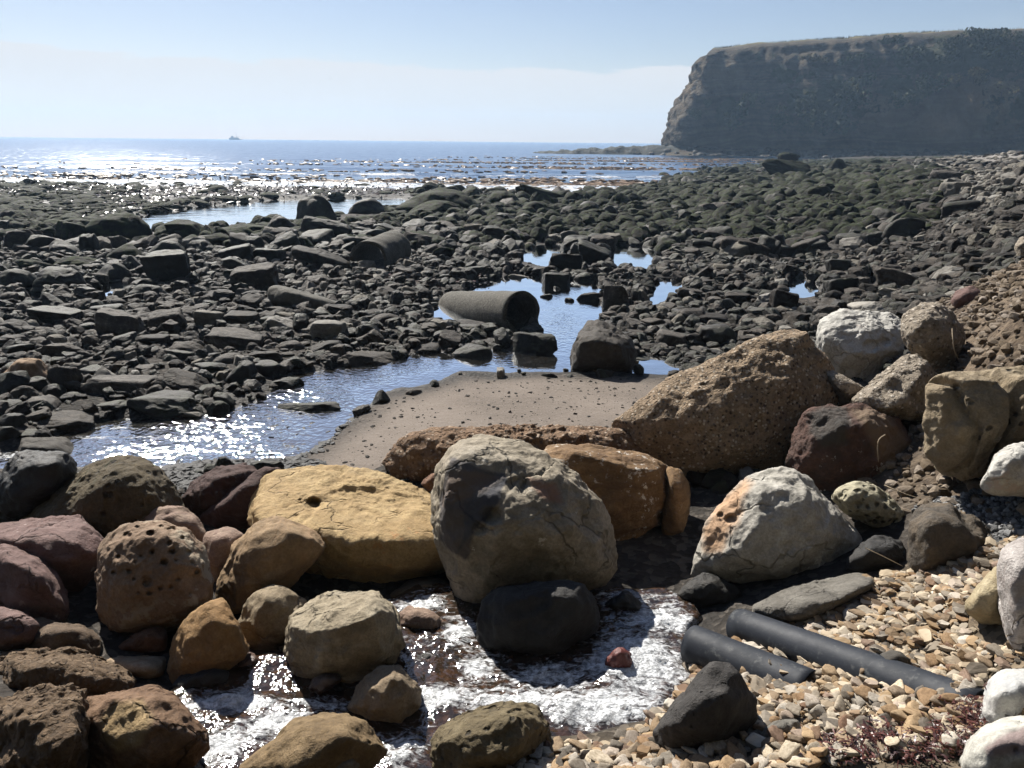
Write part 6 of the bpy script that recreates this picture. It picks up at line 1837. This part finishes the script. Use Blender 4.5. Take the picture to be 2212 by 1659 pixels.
BUSHES = [(2140, 80, 90, 30, 'tall dark bush, highest point on the skyline of the headland'), (2195, 84, 60, 28, 'dark bush on the headland skyline at the right edge of the picture'), (2080, 88, 70, 24, 'dark bush on the skyline just left of the highest one'), (2030, 90, 50, 18, 'low bush on the headland skyline, third from its highest bush'),
          (1945, 82, 44, 16, 'small round bush standing alone on the headland skyline'), (1900, 84, 34, 7, 'flat low bush on the skyline left of the lone round one'), (1985, 92, 40, 10, 'flat low bush on the skyline right of the lone round one'),
          (2120, 108, 90, 24, 'dark bush just under the highest skyline bush'), (2040, 118, 80, 22, 'wide bush on the upper cliff below the low skyline bush'), (1960, 115, 70, 20, 'dark bush hanging under the lone round skyline bush'), (2195, 120, 70, 24, 'dark bush under the skyline at the right picture edge'),
          (1578, 258, 62, 44, 'round dark shrub low on the cliff face near the point'), (1625, 215, 38, 22, 'small shrub up and right of the round dark shrub'), (1500, 255, 36, 18, 'small shrub on the cliff face nearest the headland tip'), (1535, 222, 24, 14, 'tiny shrub between the tip shrub and the round one'),
          (1780, 262, 90, 56, 'largest dark thicket in the middle of the cliff face'), (1730, 240, 80, 46, 'dark thicket joined to the left of the largest one'), (1830, 235, 80, 46, 'dark thicket joined to the upper right of the largest one'), (1690, 275, 50, 30, 'low thicket at lower left of the largest one'),
          (1990, 185, 70, 34, 'dark bush in the gully below the skyline bushes'), (1960, 215, 60, 30, 'bush further down the same gully'), (1880, 175, 60, 24, 'bush on the cliff left of the gully'), (2100, 160, 70, 26, 'bush high on the right slope of the cliff'), (2170, 190, 60, 24, 'bush on the right slope near the picture edge'),
          (1860, 130, 60, 16, 'straggling bush just under the rim left of the skyline bushes'), (1760, 120, 50, 12, 'thin bush under the grassy rim in mid headland')]
for i, (x, y, w, hh, lab) in enumerate(BUSHES):
    bush(x, y, w, hh, 300 + i, lab, dry=(i in (22, 23, 25)))
# dry grass fringe along the rim
g = np.random.default_rng(61)
k = g.integers(60, len(HT) - 30, 5000)
back = g.uniform(13, 26, 5000)
right_ = smooth(85, 125, HP[k, 0])
bx_ = back * (1 + right_)
base = np.stack([HP[k, 0] + HIN[k, 0] * bx_, HP[k, 1] + HIN[k, 1] * bx_, HP[k, 2] * np.interp(back, [10.5, 17.5, 22, 30], [.88, 1.0, 1.02, 1.05])], 1)
hgt = g.uniform(.2, .8, 5000)
lean = g.normal(0, .25, (5000, 2))
V = np.stack([base + np.stack([-.12 + hgt * 0, hgt * 0, hgt * 0 - .3], 1), base + np.stack([.12 + hgt * 0, hgt * 0, hgt * 0 - .3], 1), base + np.stack([lean[:, 0], lean[:, 1], hgt], 1)], 1).reshape(-1, 3)
link('dry_grass', mesh_from('dry_grass', V, np.arange(15000).reshape(-1, 3), smooth_faces=False, attrs={'rnd': np.repeat(g.uniform(0, 1, 5000), 3)}), BDRYM, kind='stuff', cat='grass', label='dry grass fringing the rim of the headland')


# ------------------------------------------------------------------ boat, gull, post
def boat():
    D = 1180.0
    P = at_depth([(509, 297)], [D])[0]
    root = bpy.data.objects.new('fishing_boat', None)
    col.objects.link(root)
    root.location = (P[0], D, 0)
    root['label'], root['category'] = 'small grey fishing boat far out on the horizon', 'boat'
    paint = Mat('boat_paint').set(color=(.09, .11, .13), rough=.6)
    cab = Mat('boat_cabin').set(color=(.13, .15, .17), rough=.6)
    xs = np.linspace(-9.5, 9.5, 14)
    half = 2.4 * np.clip(1 - ((xs - -2) / 12) ** 4, .05, 1)
    top = np.interp(xs, [-9.5, 2, 9.5], [2.6, 1.5, .9])
    V = []
    for x, hw, t in zip(xs, half, top):
        V += [(x, -hw * .55, -.6), (x, -hw, t), (x, hw, t), (x, hw * .55, -.6)]
    Fc = []
    for i in range(13):
        for j in range(4):
            a, b = i * 4 + j, i * 4 + (j + 1) % 4
            Fc.append((a, b, b + 4, a + 4))
    Fc += [(0, 1, 2, 3), (52, 55, 54, 53)]
    link('hull', mesh_from('hull', V, np.array(Fc), False), paint, parent=root)

    def bx(name, x0, x1, w, z0, z1, m, rake=.3):
        V = [(x0, -w, z0), (x1, -w, z0), (x1, w, z0), (x0, w, z0), (x0 + rake, -w * .85, z1), (x1 - rake, -w * .85, z1), (x1 - rake, w * .85, z1), (x0 + rake, w * .85, z1)]
        F = [(0, 3, 2, 1), (4, 5, 6, 7), (0, 1, 5, 4), (1, 2, 6, 5), (2, 3, 7, 6), (3, 0, 4, 7)]
        return link(name, mesh_from(name, V, np.array(F), False), m, parent=root)
    bx('deckhouse', -8, 4.5, 1.9, 1.2, 3.2, cab)
    bx('wheelhouse', -6.5, -3.2, 1.6, 3.2, 5.4, cab, .6)
    bx('mast', 1.0, 1.35, .17, 3.0, 10.5, paint, .05)
    bx('boom', 1.2, 6.5, .12, 4.4, 4.7, paint, .05)


boat()


def gull():
    P = at_depth([(712, 171)], [160.0])[0]
    V = [(0, .35, 0), (.05, 0, .06), (-.05, 0, .06), (0, -.3, .0), (0, 0, -.07), (.45, .08, .16), (.85, -.05, .05), (.4, -.1, .14), (-.45, .08, .16), (-.85, -.05, .05), (-.4, -.1, .14)]
    F = [(0, 1, 2), (1, 3, 2), (0, 4, 1), (0, 2, 4), (1, 4, 3), (2, 3, 4), (1, 5, 7), (5, 6, 7), (2, 10, 8), (8, 10, 9)]
    link('gull', mesh_from('gull', V, np.array(F), False), Mat('gull_feathers').set(color=(.12, .12, .12), rough=.8), loc=P, label='tiny dark seabird flying just above the cloud bank', cat='bird')


gull()
Pp = at_depth([(1793, 347)], [145.0])[0]
a = np.linspace(0, 6.28, 9)[:8]
prof = [(-.6, .17), (.0, .17), (.35, .15), (.55, .19), (.75, .17), (.88, .10), (.92, .02)]
V = np.concatenate([np.stack([np.cos(a) * r * (1 + .1 * np.sin(a * 3)), np.sin(a) * r, a * 0 + z], 1) for z, r in prof])
link('mooring_post', mesh_from('mooring_post', V, np.array([(i * 8 + s, i * 8 + (s + 1) % 8, (i + 1) * 8 + (s + 1) % 8, (i + 1) * 8 + s) for i in range(6) for s in range(8)])), Mat('tarred_wood').set(color=(.02, .02, .022), rough=.9), loc=(Pp[0], Pp[1], 0.0), label='small dark upright post standing in the shallows below the cliff', cat='post')

# ------------------------------------------------------------------ labels for the loose rocks and pebbles
ORD = ['', 'second ', 'third ', 'fourth ', 'fifth ', 'sixth ', 'seventh ', 'eighth ', 'ninth ', 'tenth ', 'eleventh ', 'twelfth ', 'thirteenth ', 'fourteenth ', 'fifteenth ', 'sixteenth ', 'seventeenth ', 'eighteenth ', 'nineteenth ', 'twentieth '] + [f'twenty-{w} ' for w in ('first', 'second', 'third', 'fourth', 'fifth', 'sixth', 'seventh', 'eighth', 'ninth')] + ['thirtieth '] + [f'thirty-{w} ' for w in ('first', 'second', 'third', 'fourth', 'fifth', 'sixth', 'seventh', 'eighth', 'ninth')] + ['fortieth ']
marks = [(c[:2], s) for c, rx, ry, s in HERO if s]
marks += [(np.array([(mouth[0] + tail[0]) / 2, (mouth[1] + tail[1]) / 2]), 'the open concrete pipe'), (np.array(far_end[:2]), 'the tilted concrete pipe')]
named = {0: 'the big mossy dome by the pool', 5: 'the tall dark dome', 20: 'the tilted dark block', 49: 'the tan round boulder', 58: 'the dark hump beside the stream', 93: 'the pointed rock', 111: 'the long mossy hump', 137: 'the mossy crag', 133: 'the grey round hump', 24: 'the grey trapezoid block', 53: 'the long grey block', 117: 'the dark rounded hump'}
for k, v in named.items():
    marks.append((ROCKS[k][2][:2], v))
marks.append((np.array(PIPE_END[:2]), 'the black pipes'))


def name_all(items, marks, cat, group):
    """nearest landmark, the side of it as seen from the camera, and rank by distance"""
    slots = {}
    for (o, desc, p) in items:
        d = [np.linalg.norm((p[:2] - m[0]) / max(p[1], 2)) for m in marks]
        for k in np.argsort(d):
            if d[k] > 1e-3:
                break
        v = p[:2] - marks[k][0]
        f = p[:2] / np.linalg.norm(p[:2])
        fwd, side = v @ f, v[0] * f[1] - v[1] * f[0]
        if abs(side) * 1.2 > abs(fwd):
            w = 'right of' if side > 0 else 'left of'
        else:
            w = 'behind' if fwd > 0 else 'in front of'
        slots.setdefault((desc, w, marks[k][1]), []).append((d[k], o))
    for (desc, w, mk), lst in slots.items():
        lst.sort(key=lambda t: t[0])
        for i, (_, o) in enumerate(lst):
            r_ = '' if len(lst) == 1 else f', {ORD[i]}nearest' if i < len(ORD) else ', far out'
            o['label'] = f'{desc}{r_} {w} {mk}'
            o['category'] = cat
            o['group'] = group


used = {k: v for k, v in named.items()}
items = []
for k, (o, desc, p, lab) in enumerate(ROCKS):
    if 'px' in o:
        del o['px']
    if k in used:
        o['label'] = {0: 'big moss-topped dome-shaped rock at the near edge of the tidal pool', 5: 'tall dark dome-shaped rock standing against the tidal pool', 20: 'dark tilted block with a flat lit top left of centre on the flat', 49: 'tan round boulder at the left edge among grey rocks', 58: 'large dark humped rock at the edge of the glittering stream', 93: 'pointed grey rock standing in the shallow pool right of the pipe', 111: 'long hump thick with green moss at the seaward edge of the flat', 137: 'craggy mossy outcrop breaking the far shoreline below the cliff', 133: 'rounded grey rock alone among small stones on the right flat', 24: 'grey block with a trapezoid face left of the tilted pipe', 53: 'long grey block with a straight lit top edge at left', 117: 'dark rounded hump in the mossy field beyond the pools'}[k]
        o['category'], o['group'] = 'rock', 'rocks strewn over the shore'
    else:
        items.append((o, desc, p))
name_all(items, marks, 'rock', 'rocks strewn over the shore')
pm = [(c[:2], s) for c, rx, ry, s in HERO if s in ('the black rough boulder', 'the grey shale slab', 'the cream boulder', 'the white veined boulder', 'the mottled pale boulder', 'the olive brown boulder', 'the dark grey boulder by the bank', 'the pale grey boulder', 'the black angular rock')]
pm += [(np.array(PIPE_END[:2]), 'the black pipes'), (np.array(hit_ground((2000, 1490))[:2]), 'the buried end of the longer pipe'), (np.array(hit_ground((1720, 1480))[:2]), 'the buried end of the shorter pipe'), (np.array(hit_ground((2060, 1600))[:2]), 'the red seaweed'), (np.array(hit_ground((1680, 1540))[:2]), 'the small grey round stone'), (np.array(hit_ground((1960, 1390))[:2]), 'the dark rounded cobble')]
med = np.median([s for _, s in PEBS])
items = []
for o, s in PEBS:
    a = max(o.scale[0], o.scale[1])
    shape = 'flat' if o.scale[2] < .36 * a else ('long' if o.scale[0] > 1.75 * o.scale[1] else 'chunky')
    items.append((o, f"{'larger' if s > med * 1.12 else 'smaller' if s < med * .9 else 'medium'} {shape} pebble", np.array(o.location)))
name_all(items, pm, 'pebble', 'larger pebbles on the gravel bank')

# ------------------------------------------------------------------ the air
def build_haze():
    bm = bmesh.new()
    bmesh.ops.create_cube(bm, size=1.0)
    me = bpy.data.meshes.new('haze')
    bm.to_mesh(me)
    bm.free()
    m = bpy.data.materials.new('sea_air')
    m.use_nodes = True
    t = m.node_tree
    t.nodes.clear()
    o = t.nodes.new('ShaderNodeOutputMaterial')
    v = t.nodes.new('ShaderNodeVolumePrincipled')
    v.inputs['Color'].default_value = (.5, .72, 1.0, 1)
    v.inputs['Density'].default_value = HAZE
    v.inputs['Anisotropy'].default_value = .2
    t.links.new(v.outputs[0], o.inputs['Volume'])
    ob = link('haze', me, m, kind='stuff', label='thin pale sea haze lying over the whole bay', cat='haze')
    ob.scale = (3100, 1640, 52)
    ob.location = (0, 1640 / 2 - 100, 52 / 2 - 2.2)


HAZE = .0005
build_haze()
